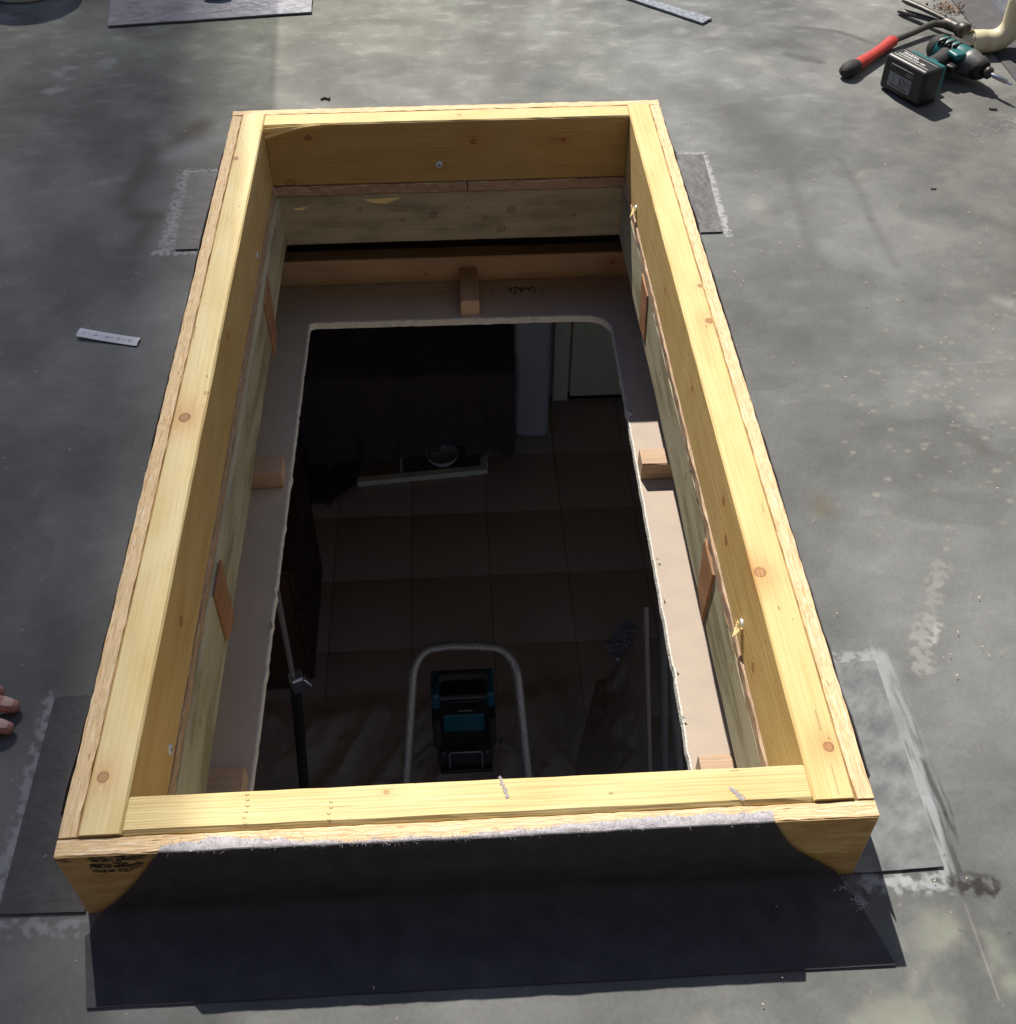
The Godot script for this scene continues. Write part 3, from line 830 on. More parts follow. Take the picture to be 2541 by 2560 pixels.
# ------------------------------------------------------------------ the kerb
func kerb() -> void:
	var t := thing("rooflight_kerb", "rectangular timber roof light kerb with yellow boards and strand board cladding standing on the flat roof", "kerb frame")
	var xb := W / 2 - TO - TS / 2       # centre line of the side boards
	var zb := L / 2 - TO - TS / 2
	var hh := H - 0.001
	var e := L / 2 - TO - 0.0012
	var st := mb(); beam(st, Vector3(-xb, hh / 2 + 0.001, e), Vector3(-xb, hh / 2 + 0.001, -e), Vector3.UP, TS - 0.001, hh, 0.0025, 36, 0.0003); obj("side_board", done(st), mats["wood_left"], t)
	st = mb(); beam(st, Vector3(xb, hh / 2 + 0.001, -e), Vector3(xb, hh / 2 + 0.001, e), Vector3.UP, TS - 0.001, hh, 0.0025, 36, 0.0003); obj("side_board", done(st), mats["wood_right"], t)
	st = mb(); beam(st, Vector3(XI - 0.0006, hh / 2 + 0.001, zb), Vector3(-XI + 0.0006, hh / 2 + 0.001, zb), Vector3.UP, TS - 0.002, hh, 0.0035, 24, 0.0003); obj("end_board", done(st), mats["wood_front"], t)
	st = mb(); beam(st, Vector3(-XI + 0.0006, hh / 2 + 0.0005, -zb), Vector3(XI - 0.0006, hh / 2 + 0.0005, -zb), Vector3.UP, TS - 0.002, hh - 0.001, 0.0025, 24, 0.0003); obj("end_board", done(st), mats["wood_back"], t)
	# strand board cladding outside
	var om: Material = mats["board_edge"]
	var zo := L / 2 - TO / 2
	var xo := W / 2 - TO / 2
	st = mb(); beam(st, Vector3(W / 2, hh / 2 - 0.001, zo), Vector3(-W / 2, hh / 2 - 0.001, zo), Vector3.UP, TO - 0.0006, hh - 0.003, 0.0008, 70, 0.0005); obj("cladding_board", done(st), om, t)
	st = mb(); beam(st, Vector3(-W / 2, hh / 2, -zo), Vector3(W / 2, hh / 2, -zo), Vector3.UP, TO - 0.0006, hh - 0.001, 0.0008, 60, 0.0007); obj("cladding_board", done(st), om, t)
	st = mb(); beam(st, Vector3(-xo, hh / 2, L / 2 - TO - 0.0008), Vector3(-xo, hh / 2, -L / 2 + TO + 0.003), Vector3.UP, TO - 0.0008, hh - 0.0015, 0.0008, 110, 0.0006); obj("cladding_board", done(st), om, t)
	st = mb(); beam(st, Vector3(xo, hh / 2, -L / 2 + TO + 0.001), Vector3(xo, hh / 2, L / 2 - TO - 0.0008), Vector3.UP, TO - 0.0008, hh - 0.0015, 0.0008, 110, 0.0006); obj("cladding_board", done(st), om, t)
	kerb_details(t)

# screws, print and splinters on the kerb
func kerb_details(t: Node3D) -> void:
	for q in [[Vector3(-0.019, 0.037, -ZB + 0.0008), Vector3(0, 0, 1)], [Vector3(-XI + 0.0008, 0.023, -0.408), Vector3(1, 0, 0)], [Vector3(-XI + 0.0008, 0.022, 0.556), Vector3(1, 0, 0)], [Vector3(XI - 0.0012, 0.036, 0.427), Vector3(-1, 0, 0)], [Vector3(XI - 0.0012, 0.022, -0.523), Vector3(-1, 0, 0)]]:
		var n: Vector3 = q[1]
		var up := Vector3.UP
		var tr := Transform3D(Basis(up.cross(n), up, n), q[0])
		var st := mb()
		tube(st, [tr * Vector3(0, 0, -0.003), tr * Vector3(0, 0, 0.0002), tr * Vector3(0, 0, 0.0007)], [0.0062, 0.0062, 0.0052], 18)
		var so := obj("screw", done(st), mats["zinc"], t)
		var cr := mb()
		for k in 2: rbox(cr, tr * Transform3D(Basis(Vector3.BACK, 0.5 + k * PI / 2), Vector3(0, 0, 0.0007)), Vector3(0.0052, 0.0013, 0.0004), 0.0001, 1)
		obj("cross_recess", done(cr), mats["black_plastic"], so)
	# raised splinters round the two screws on the right side
	for q in [[Vector3(XI - 0.001, 0.034, 0.430), 15, 0.020], [Vector3(XI - 0.001, 0.022, -0.520), 9, 0.014]]:
		var sp := mb()
		var c: Vector3 = q[0]
		for k in q[1]:
			var an: float = -0.9 + 2.4 * k / float(q[1]) + rng.randf_range(-0.1, 0.1)
			var d := Vector3(-rng.randf_range(0.3, 0.75), cos(an) * 0.9, -sin(an)).normalized() * float(q[2]) * rng.randf_range(0.5, 1.1)
			var s := d.cross(Vector3(1, 0.2, 0)).normalized() * 0.0011
			var w := Vector3(0.0006, 0, 0)
			tri(sp, c - s, c + s, c + d)
			tri(sp, c - s + w, c + d, c + s + w)
		tri(sp, c + Vector3(0, 0.004, 0.006), c + Vector3(-0.010, -0.014, 0.004), c + Vector3(-0.002, -0.001, -0.012))
		obj("raised_splinter", done(sp), mats["splinter_fresh"], t)
	# split lifting off the far board at its left end
	for k in 2:
		var sl := mb()
		var o := 0.0008 + 0.0026 * k
		sheet(sl, 20, 2, func(u: float, v: float) -> Vector3:
			var lift := pow(1.0 - u, 1.5)
			return Vector3(-XI + 0.001 + u * (0.13 - 0.03 * k), H - 0.001 - 0.010 * k * lift - v * 0.006 * (0.2 + lift) - 0.003 * lift, -ZB + o + 0.006 * lift * (1.0 + 0.5 * k)), 0.0006)
		obj("split_sliver", done(sl), mats["splinter_fresh"], t)
	var mk := mb()
	for q in [[-0.215, 6], [-0.135, 4]]:
		for k in q[1]:
			var c := Vector3(q[0] + rng.randf_range(-0.001, 0.001), H + 0.0002, L / 2 - TO - 0.006 - k * 0.0062)
			for j in 4:
				var a0 := 0.6 + j * 0.8
				rbox(mk, Transform3D(Basis(Vector3.UP, -a0), c + Vector3(cos(a0), 0, sin(a0)) * 0.0016), Vector3(0.0004, 0.0002, 0.0014), 0.00008, 1)
	obj("curled_marks", done(mk), plain("brown_mark", Color(0.52, 0.42, 0.24), 0.9), t)
	# the flat face of the near cladding board, with its inked print
	var fc := mb()
	var z := L / 2 + 0.0004
	sheet(fc, 60, 8, func(u: float, v: float) -> Vector3: return Vector3(lerpf(-W / 2 + 0.001, W / 2 - 0.001, u), lerpf(H - 0.0045, 0.002, v), z), 0.0004)
	var fo := obj("board_face", done(fc), mats["board_face"], t)
	var ink := mb()
	for r in 16:
		var band := r / 6
		var y := 0.1172 - band * 0.0122 - (r % 6) * 0.0017
		for blk in [[-0.3595, -0.342], [-0.3375, -0.325], [-0.3205, -0.299]]:
			var x: float = blk[0] + rng.randf_range(-0.003, 0.003)
			if band == 2 and blk[0] > -0.33: x += 0.006
			while x < blk[1] + rng.randf_range(-0.004, 0.002):
				var w := rng.randf_range(0.002, 0.012)
				if x + w < -0.2985 - (0.117 - y) * 0.72: rbox(ink, at(x + w / 2, y + rng.randf_range(-0.0003, 0.0003), z + 0.00020), Vector3(w, rng.randf_range(0.0006, 0.0019), 0.0002), 0.00008, 1)
				x += w + absf(rng.randfn(0, 0.0018))
	rbox(ink, at(-0.384, 0.1155, z + 0.00025), Vector3(0.012, 0.0014, 0.0003), 0.0001, 1)
	rbox(ink, at(-0.381, 0.112, z + 0.00025), Vector3(0.010, 0.0012, 0.0003), 0.0001, 1)
	obj("inked_print", done(ink), plain("ink", Color(0.22, 0.215, 0.20), 0.9), fo)

# ------------------------------------------------------------------ cloth and sheets
# a two-sided sheet: f(u, v) gives a point; th: thickness
func sheet(st: SurfaceTool, nx: int, ny: int, f: Callable, th := 0.002) -> void:
	st.set_smooth_group(0)
	var g := []
	for j in ny + 1:
		var row := []
		for i in nx + 1: row.append(f.call(float(i) / nx, float(j) / ny))
		g.append(row)
	var b := []
	for j in ny + 1:
		var row := []
		for i in nx + 1:
			var du: Vector3 = g[j][mini(i + 1, nx)] - g[j][maxi(i - 1, 0)]
			var dv: Vector3 = g[mini(j + 1, ny)][i] - g[maxi(j - 1, 0)][i]
			row.append(g[j][i] - dv.cross(du).normalized() * th)
		b.append(row)
	for j in ny:
		for i in nx:
			var u0 := float(i) / nx; var u1 := float(i + 1) / nx; var v0 := float(j) / ny; var v1 := float(j + 1) / ny
			quad(st, g[j][i], g[j][i + 1], g[j + 1][i + 1], g[j + 1][i], Vector2(u0, v0), Vector2(u1, v0), Vector2(u1, v1), Vector2(u0, v1))
	st.set_smooth_group(1)
	for j in ny:
		for i in nx:
			quad(st, b[j][i], b[j + 1][i], b[j + 1][i + 1], b[j][i + 1])
	st.set_smooth_group(-1)
	for i in nx:
		quad(st, g[0][i], b[0][i], b[0][i + 1], g[0][i + 1])
		quad(st, g[ny][i], g[ny][i + 1], b[ny][i + 1], b[ny][i])
	for j in ny:
		quad(st, g[j][0], g[j + 1][0], b[j + 1][0], b[j][0])
		quad(st, g[j][nx], b[j][nx], b[j + 1][nx], g[j + 1][nx])

func ramp(pts: Array, x: float) -> float:
	if x <= pts[0].x: return pts[0].y
	for i in pts.size() - 1:
		if x <= pts[i + 1].x: return lerpf(pts[i].y, pts[i + 1].y, (x - pts[i].x) / (pts[i + 1].x - pts[i].x))
	return pts[-1].y

func flashing() -> void:
	var t := thing("rubber_flashing", "black rubber strip dressed up the near face of the kerb onto the roof", "flashing")
	var lx := [V(0.0, -0.386), V(0.024, -0.358), V(0.049, -0.339), V(0.066, -0.327), V(0.087, -0.314), V(0.104, -0.304), V(0.128, -0.290)]
	var rx := [V(0.0, 0.382), V(0.02, 0.364), V(0.041, 0.342), V(0.060, 0.322), V(0.077, 0.310), V(0.100, 0.298), V(0.128, 0.286)]
	var n1 := noise(6.0, 3, 4)
	var z0 := L / 2
	var f := func(u: float, v: float) -> Vector3:
		var s := v * 0.2125
		var y := 0.0
		var z := 0.0
		var xl := 0.0
		var xr := 0.0
		if s < 0.106:
			y = 0.1255 - s; z = z0 + 0.0040
		elif s < 0.1405:
			var a := (s - 0.106) / 0.0345 * PI / 2
			y = 0.0195 - 0.0173 * sin(a) ; z = z0 + 0.0040 + 0.0193 * (1.0 - cos(a))
		else:
			y = 0.0022; z = z0 + 0.0233 + (s - 0.1405)
		xl = ramp(lx, y)
		xr = ramp(rx, y)
		if s > 0.1405:
			xl = lerpf(-0.388, -0.368, (s - 0.1405) / 0.09)
			xr = lerpf(0.386, 0.412, (s - 0.1405) / 0.09)
		var x := lerpf(xl, xr, u)
		var edge := pow(absf(u - 0.5) * 2.0, 8.0)
		z += n1.get_noise_2d(x * 0.4, y * 2.0) * 0.0012 + n1.get_noise_2d(x * 6.0, 40.0) * 0.0007 * smoothstep(0.09, 0.127, y)
		y += n1.get_noise_2d(x * 3.0, 9.0) * 0.0012 * smoothstep(0.11, 0.127, y) + absf(n1.get_noise_2d(x * 0.6, z)) * 0.0010 + edge * 0.0006
		return Vector3(x, y, z)
	var st := mb()
	sheet(st, 90, 60, f, 0.0014)
	obj("rubber_sheet", done(st), mats["rubber_black"], t)
	# fluffy fleece backing that shows along the top edge
	var fl := mb()
	var n2 := noise(60.0, 3, 14)
	var xa := -0.291
	var xb := 0.287
	var wdt := func(x: float) -> float:
		var p := (x - xa) / (xb - xa)
		return lerpf(0.0035, 0.0150, clampf(1.0 - absf(p - 0.10) * 5.0, 0.0, 1.0)) + 0.0095 * smoothstep(0.45, 0.8, p) + 0.0035 * n2.get_noise_1d(x * 0.5)
	sheet(fl, 220, 6, func(u: float, v: float) -> Vector3:
		var x := lerpf(xa, xb, u)
		var w: float = wdt.call(x)
		var z := z0 + 0.0036 - w * (1.0 - v)
		var hump := sin(v * PI) * 0.0020 + n2.get_noise_2d(x, z) * 0.0022
		return Vector3(x + n2.get_noise_2d(x * 2, 5.0) * 0.001, H - 0.0015 + hump - 0.003 * (1.0 - v) * 0.4 + 0.0012, z), 0.0015)
	for i in 3600:
		var x := rng.randf_range(xa, xb)
		var w: float = wdt.call(x)
		var p := Vector3(x, H + rng.randf_range(-0.001, 0.0018), z0 + 0.0036 - w * rng.randf_range(0.0, 1.05))
		var d := Vector3(rng.randfn(0, 1), rng.randf_range(-0.2, 0.7), rng.randfn(-0.2, 0.8)).normalized() * rng.randf_range(0.002, 0.0065)
		var s := d.cross(Vector3(0.3, 1, 0.2)).normalized() * 0.00016
		tri(fl, p - s, p + s, p + d)
	var fo := obj("fleece_backing", done(fl), mats["fleece"], t)
	# torn tufts lying on the near board
	for q in [[Vector3(0.262, H + 0.0005, 0.707), Vector3(0.252, H + 0.001, 0.694), 0.0030, 130], [Vector3(0.036, H + 0.0005, 0.693), Vector3(0.029, H + 0.0008, 0.670), 0.0020, 120]]:
		var tf := mb()
		for i in q[3]:
			var k := rng.randf()
			var a: Vector3 = q[0]
			var p: Vector3 = a.lerp(q[1], k) + Vector3(rng.randfn(0, 1), absf(rng.randfn(0, 0.25)), rng.randfn(0, 1)) * float(q[2]) * (0.75 - 0.5 * k) * 0.6
			p.y = H + 0.0003 + rng.randf() * 0.0005
			var d := Vector3(rng.randfn(0, 1), rng.randf_range(0, 0.08), rng.randfn(0, 1)).normalized() * rng.randf_range(0.001, 0.0032)
			var s := d.cross(Vector3.UP).normalized() * 0.0005
			tri(tf, p - s, p + s, p + d)
		obj("torn_tuft", done(tf), mats["fleece"], t)
	# membrane turned up the two long sides of the kerb, ragged at the top
	for s in [-1.0, 1.0]:
		var sd := mb()
		var ns := noise(5.0, 3, 21 + int(s))
		sheet(sd, 120, 4, func(u: float, v: float) -> Vector3:
			var z := lerpf(-L / 2 + 0.06, L / 2 - 0.045, u)
			var top := H - 0.006 + ns.get_noise_1d(z) * 0.010
			var fold := 1.0 + 0.6 * ns.get_noise_1d(z * 2.0 + 7.0)
			return Vector3(s * (W / 2 + 0.0022 * fold + 0.012 * pow(v, 8.0)), lerpf(minf(top, H + 0.0005), 0.003, v), z), 0.0012 * s)
		obj("side_upstand", done(sd), mats["rubber_black"], t)

func roof_patches() -> void:
	var gm := mottled("patch_rubber", Color(0.30, 0.305, 0.32), Color(0.37, 0.375, 0.39), 0.6, 2.5, 0.2, 0.02)
	var gm2 := mottled("patch_rubber_dusty", Color(0.31, 0.325, 0.345), Color(0.54, 0.56, 0.565), 0.62, 2.2, 0.1, 0.030, 5)
	var g := "rubber patches bonded beside the kerb"
	for q in [[[V(-0.493, -0.728), V(-0.481, -0.466), V(-0.392, -0.467), V(-0.392, -0.730)], gm, "small grey rubber patch beside the far left side of the kerb, in shade"],
			[[V(0.492, -0.742), V(0.479, -0.470), V(0.392, -0.469), V(0.392, -0.748)], gm, "grey rubber patch beside the far right side of the kerb, with white glue"],
			[[V(-0.481, 0.465), V(-0.393, 0.466), V(-0.393, 0.729), V(-0.480, 0.727)], mats["rubber_grey"], "dark rubber patch beside the near left corner of the kerb, next to the fingers"],
			[[V(0.392, 0.467), V(0.488, 0.465), V(0.486, 0.728), V(0.392, 0.730)], gm2, "dusty grey rubber patch beside the near right corner of the kerb"]]:
		var pts: Array = q[0]
		var poly := PackedVector2Array()
		for i in 4:
			var a: Vector2 = pts[i]
			var b: Vector2 = pts[(i + 1) % 4]
			for k in 8: poly.append(Vector2(lerpf(a.x, b.x, k / 8.0), -lerpf(a.y, b.y, k / 8.0)) + Vector2(rng.randf_range(-1, 1), rng.randf_range(-1, 1)) * 0.0004)
		var st := mb()
		prism(st, poly, Transform3D(Basis(Vector3.RIGHT, Vector3.FORWARD, Vector3.UP), Vector3(0, 0.0015, 0)), 0.0017)
		tag(obj("rubber_patch", done(st), q[1]), q[2], "rubber patch", g)

func roof_bits() -> void:
	# paper strip
	var st := mb()
	var a := Vector3(-0.597, 0, -0.244); var b := Vector3(-0.4985, 0, -0.218); var dn := Vector3(-0.003, 0, 0.0205)
	sheet(st, 16, 3, func(u: float, v: float) -> Vector3:
		return a.lerp(b, u) + dn * v + Vector3(0, 0.0026 + 0.004 * pow(1.0 - u, 2.0) + 0.0012 * sin(v * PI), 0), 0.0004)
	var pt := thing("paper_strip", "small white strip of paper lying on the roof left of the kerb", "paper strip")
	obj("strip", done(st), mats["white_paper"], pt)
	var ln := mb()
	for i in 9:
		var u := 0.10 + i * 0.095
		var c := a.lerp(b, u) + dn * 0.5 + Vector3(0, 0.0034 + 0.0012 + 0.004 * pow(1.0 - u, 2.0), 0)
		rbox(ln, Transform3D(Basis(Vector3.UP, -0.27), c), Vector3(0.0055 if i % 3 else 0.003, 0.0002, 0.0012 if i % 2 else 0.006), 0.0001, 1)
	obj("faint_print", done(ln), plain("faint_ink", Color(0.79, 0.80, 0.85), 0.8), pt)
	# rubber sheet offcut at the far left
	st = mb()
	var poly := PackedVector2Array()
	var cs := [V(-0.773, 1.397), V(-0.311, 1.447), V(-0.322, 1.72), V(-0.822, 1.72)]
	for i in 4:
		for k in 14: poly.append((cs[i] as Vector2).lerp(cs[(i + 1) % 4], k / 14.0) + Vector2(rng.randf_range(-1, 1), rng.randf_range(-1, 1)) * 0.0012)
	var flat := Basis(Vector3.RIGHT, Vector3.FORWARD, Vector3.UP)
	prism(st, poly, Transform3D(flat, Vector3(0, 0.003, 0)), 0.003)
	tag(obj("rubber_offcut", done(st), mats["dusty_sheet"]), "large blue grey rubber sheet offcut lying flat at the far left", "rubber sheet", "loose offcuts of roofing rubber")
	st = mb()
	poly = PackedVector2Array()
	cs = [V(0.593, 1.335), V(0.620, 1.362), V(0.478, 1.487), V(0.36, 1.60), V(0.33, 1.575), V(0.438, 1.488)]
	for i in 6:
		for k in 8: poly.append((cs[i] as Vector2).lerp(cs[(i + 1) % 6], k / 8.0) + Vector2(rng.randf_range(-1, 1), rng.randf_range(-1, 1)) * 0.0008)
	prism(st, poly, Transform3D(flat, Vector3(0, 0.002, 0)), 0.004)
	tag(obj("rubber_offcut", done(st), mats["streaky_strip"]), "narrow grey rubber strip with white streaks at the far edge of the roof", "rubber strip", "loose offcuts of roofing rubber")
	# seam roller on the sheet
	var r := thing("seam_roller", "black handled hand tool lying on the blue grey rubber sheet", "hand tool", Vector3(-0.54, 0.006, -1.535))
	var hd := mb()
	tube(hd, [Vector3(-0.032, 0.010, 0.006), Vector3(-0.024, 0.0125, 0.003), Vector3(0.0, 0.0155, 0), Vector3(0.018, 0.0155, -0.004), Vector3(0.024, 0.0145, -0.03), Vector3(0.02, 0.015, -0.07), Vector3(0.014, 0.0135, -0.10)], [0.004, 0.010, 0.0145, 0.0145, 0.013, 0.0145, 0.009], 14)
	obj("handle", done(hd), mats["black_grip"], r)
	var rod := mb()
	tube(rod, [Vector3(0.014, 0.0135, -0.095), Vector3(0.010, 0.0135, -0.15), Vector3(0.024, 0.0135, -0.155)], [0.003, 0.003, 0.003], 8)
	obj("arm", done(rod), mats["steel"], r)
	var whl := mb()
	tube(whl, [Vector3(0.022, 0.0165, -0.155), Vector3(0.062, 0.0165, -0.15)], [0.016, 0.016], 20)
	obj("roller", done(whl), mats["black_grip"], r)
	# bucket
	var bk := thing("bucket", "pale grey plastic bucket standing at the far left corner of the roof", "bucket", Vector3(-1.012, 0.001, -1.640))
	var bs := mb()
	bs.set_smooth_group(1)
	var prof := [V(0.0, 0.004), V(0.086, 0.004), V(0.094, 0.0), V(0.099, 0.006), V(0.110, 0.115), V(0.117, 0.118), V(0.117, 0.127), V(0.108, 0.127), V(0.096, 0.012), V(0.0, 0.012)]
	for k in 40:
		for i in prof.size() - 1:
			var a0 := TAU * k / 40.0; var a1 := TAU * (k + 1) / 40.0
			var p: Vector2 = prof[i]; var q: Vector2 = prof[i + 1]
			quad(bs, Vector3(cos(a0) * p.x, p.y, sin(a0) * p.x), Vector3(cos(a1) * p.x, p.y, sin(a1) * p.x), Vector3(cos(a1) * q.x, q.y, sin(a1) * q.x), Vector3(cos(a0) * q.x, q.y, sin(a0) * q.x))
	obj("pail", done(bs), mats["bucket_plastic"], bk)
	var bh := mb()
	var arc := []
	var rad := []
	for i in 15:
		var an := PI * i / 14.0
		arc.append(Vector3(cos(an) * 0.119, 0.115 - sin(an) * 0.03, -sin(an) * 0.113)); rad.append(0.002)
	tube(bh, arc, rad, 8)
	obj("wire_handle", done(bh), mats["steel"], bk)
	# dry leaves by the hammer
	var lf := mb()
	for i in 130:
		var c := Vector3(1.182 + rng.randfn(0, 0.018), 0.002 + absf(rng.randfn(0, 0.006)), -1.385 + rng.randfn(0, 0.020))
		var d := Vector3(rng.randfn(0, 1), rng.randf_range(-0.2, 0.6), rng.randfn(0, 1)).normalized() * rng.randf_range(0.004, 0.013)
		var s := d.cross(Vector3(rng.randfn(0, 0.6), 1, rng.randfn(0, 0.6))).normalized() * d.length() * rng.randf_range(0.12, 0.35)
		var up := Vector3(0, 0.001, 0)
		tri(lf, c, c + d * 0.5 + s + up, c + d)
		tri(lf, c, c + d, c + d * 0.5 - s + up)
	tag(obj("dry_leaves", done(lf), mats["dry_leaf"]), "little heap of dry brown leaf litter behind the hammer head", "leaf litter", "", "stuff")
	# dark crumbs
	for q in [[-0.253, -1.016, 0.011, "dark crumb of rubber lying on the roof just beyond the far board"], [1.119, -0.895, 0.009, "small dark crumb lying on the roof on the near side of the cordless driver"], [0.898, -0.596, 0.006, "tiny dark crumb lying alone in the middle of the right side of the roof"]]:
		var cr := mb()
		var s: float = q[2]
		for k in 3:
			rbox(cr, Transform3D(Basis.from_euler(Vector3(rng.randf() * 0.4, rng.randf() * 3.0, 0.1)), Vector3(q[0] + (k - 1) * s * 0.6, s * 0.22, q[1] + rng.randf_range(-0.2, 0.2) * s)), Vector3(s * 0.9, s * 0.35, s * 0.35), s * 0.12, 2)
		tag(obj("crumb", done(cr), mats["black_grip"]), q[3], "debris", "dark crumbs on the roof")
	# white membrane fluff in the shadow at the near right corner
	var ff := mb()
	for q in [[0.374, 0.742, 0.006], [0.389, 0.762, 0.008], [0.401, 0.746, 0.005], [0.345, 0.735, 0.005]]:
		for i in 90:
			var p := Vector3(q[0] + rng.randfn(0, 0.5) * q[2], 0.0045 + rng.randf() * 0.001, q[1] + rng.randfn(0, 0.5) * q[2])
			var d := Vector3(rng.randfn(0, 1), rng.randf() * 0.3, rng.randfn(0, 1)).normalized() * rng.randf_range(0.002, 0.005)
			var s := d.cross(Vector3.UP).normalized() * 0.0003
			tri(ff, p - s, p + s, p + d)
	tag(obj("fleece_fluff", done(ff), mats["fleece"]), "white wisps of fleece on the shadowed rubber at the near right corner of the kerb", "fluff", "", "stuff")
	# wood splinters and grit scattered about
	var sp := mb()
	for i in 260:
		var x := rng.randf_range(-0.75, 0.95); var z := rng.randf_range(-0.9, 0.92)
		if absf(x) < 0.42 and z > -0.75 and z < 0.75: continue
		var d := Vector3(rng.randfn(0, 1), rng.randf() * 0.2, rng.randfn(0, 1)).normalized() * rng.randf_range(0.001, 0.0045)
		var s := d.cross(Vector3.UP).normalized() * rng.randf_range(0.0003, 0.0006)
		var p := Vector3(x, 0.0044, z)
		tri(sp, p - s, p + s, p + d + s)
		tri(sp, p - s, p + d + s, p + d - s)
	tag(obj("wood_splinters", done(sp), mats["splinter"]), "tiny pale wood splinters scattered over the roof round the kerb", "splinters", "", "stuff")

func wall_and_pipe() -> void:
	var st := mb()
	rbox(st, at(1.383, 1.202, -0.3), Vector3(0.2, 2.4, 5.0), 0.004, 1)
	tag(obj("side_wall", done(st), mats["pale_wall"]), "pale blue white painted wall at the far right edge of the roof behind the downpipe", "wall")
	st = mb()
	prism(st, PackedVector2Array([V(1.212, 0.002), V(1.2825, 0.002), V(1.2825, 0.020), V(1.26, 0.014)]), at(0, 0, -2.8), 5.0)  # dark wedge running along the wall foot
	tag(obj("dark_strip", done(st), mats["rubber_black"]), "dark wedge strip along the foot of the pale wall", "flashing")
	var t := thing("downpipe", "cream plastic downpipe ending in an elbow just above the roof at the right", "downpipe", Vector3(1.238, 0.0, -1.158))
	var p := mb()
	tube(p, [Vector3(0, 0.085, 0), Vector3(0, 2.3, 0)], [0.0215, 0.0215], 24)
	obj("pipe", done(p), mats["cream_pvc"], t)
	var e := mb()
	var pts := [Vector3(0, 0.115, 0), Vector3(0, 0.09, 0)]
	var rad := [0.0245, 0.0245]
	for i in 9:
		var an := PI / 2 * i / 8.0
		pts.append(Vector3(-0.040 + 0.040 * cos(an), 0.066 - 0.040 * sin(an), 0.0)); rad.append(0.0235)
	pts.append_array([Vector3(-0.055, 0.026, 0), Vector3(-0.0555, 0.026, 0), Vector3(-0.082, 0.0255, 0)])
	rad.append_array([0.0235, 0.0245, 0.0245])
	tube(e, pts, rad, 26, false)
	tube(e, [Vector3(-0.082, 0.0255, 0), Vector3(-0.082, 0.0255, 0.00001), Vector3(-0.03, 0.026, 0)], [0.0245, 0.0205, 0.0195], 26, false)
	obj("elbow", done(e), mats["cream_pvc"], t)
	for y in [0.6, 1.6]:
		var c := mb()
		tube(c, [Vector3(0, y, 0), Vector3(0, y + 0.02, 0)], [0.024, 0.024], 20)
		rbox(c, at(0.03, y + 0.01, 0), Vector3(0.03, 0.018, 0.02), 0.002, 2)
		obj("bracket", done(c), mats["cream_pvc"], t)

func hammer() -> void:
	var t := thing("claw_hammer", "claw hammer with a red and black rubber grip lying beside the cordless driver", "hammer")
	var g := mb()
	var a := Vector3(0.866, 0.016, -1.066); var b := Vector3(0.996, 0.016, -1.198)
	var pts := []
	var rad := []
	for q in [[0.0, 0.0125], [0.12, 0.0150], [0.25, 0.0140], [0.5, 0.0125], [0.72, 0.0128], [0.86, 0.0140], [0.95, 0.0150], [1.0, 0.0125]]:
		pts.append(a.lerp(b, q[0]) + Vector3(0.003, 0, 0.002) * sin(q[0] * PI)); rad.append(q[1])
	tube(g, pts, rad, 18, true, 0.78)
	obj("grip", done(g), mats["red_grip"], t)
	var e := mb()
	tube(e, [Vector3(0.846, 0.013, -1.045), Vector3(0.850, 0.014, -1.050), Vector3(0.858, 0.016, -1.058), Vector3(0.873, 0.0165, -1.073), Vector3(0.884, 0.016, -1.083)], [0.009, 0.0160, 0.0185, 0.0175, 0.0135], 18, true, 0.8)
	obj("butt_cap", done(e), mats["black_grip"], t)
	var s := mb()
	tube(s, [Vector3(0.985, 0.016, -1.187), Vector3(1.05, 0.017, -1.2295), Vector3(1.088, 0.020, -1.2545), Vector3(1.106, 0.022, -1.2625), Vector3(1.122, 0.022, -1.2610), Vector3(1.138, 0.022, -1.2565)], [0.0075, 0.0072, 0.0080, 0.0090, 0.0100, 0.0110], 14, true, 0.85)
	obj("shaft", done(s), mats["dark_steel"], t)
	# head: face, neck, cheek and two claws along one axis
	var ax := Vector3(-0.53, 0, -0.85).normalized()
	var c := Vector3(1.142, 0.022, -1.254)
	var hd := mb()
	tube(hd, [c - ax * 0.046, c - ax * 0.0445, c - ax * 0.026, c - ax * 0.0245, c - ax * 0.016, c - ax * 0.006, c + ax * 0.012, c + ax * 0.024], [0.0150, 0.0168, 0.0168, 0.0150, 0.0115, 0.0125, 0.0125, 0.0095], 20)
	obj("head", done(hd), mats["dark_steel"], t)
	for k in [-1.0, 1.0]:
		var cl := mb()
		var sd := ax.cross(Vector3.UP)
		var p := []
		var r := []
		for i in 9:
			var q := i / 8.0
			p.append(c + ax * (0.018 + 0.125 * q) + Vector3(0, k * (0.0055 + 0.006 * q) - 0.006 * q * q + 0.002, 0) + sd * k * 0.004 * q)
			r.append(lerpf(0.0074, 0.0095, q) if i < 8 else 0.006)
		tube(cl, p, r, 10, true, 0.7)
		obj("claw", done(cl), mats["dark_steel"], t)

func txt(parent: Node, s: String, size: float, m: Material, tr: Transform3D, called := "lettering") -> void:
	var tm := TextMesh.new()
	var f := SystemFont.new()
	f.font_names = PackedStringArray(["Droid Sans"])
	f.font_weight = 700
	tm.font = f
	tm.text = s
	tm.font_size = 48
	tm.pixel_size = size / 48.0
	tm.depth = 0.0004
	var o := MeshInstance3D.new()
	o.mesh = tm
	o.name = called
	o.material_override = m
	o.transform = tr
	parent.add_child(o, true)

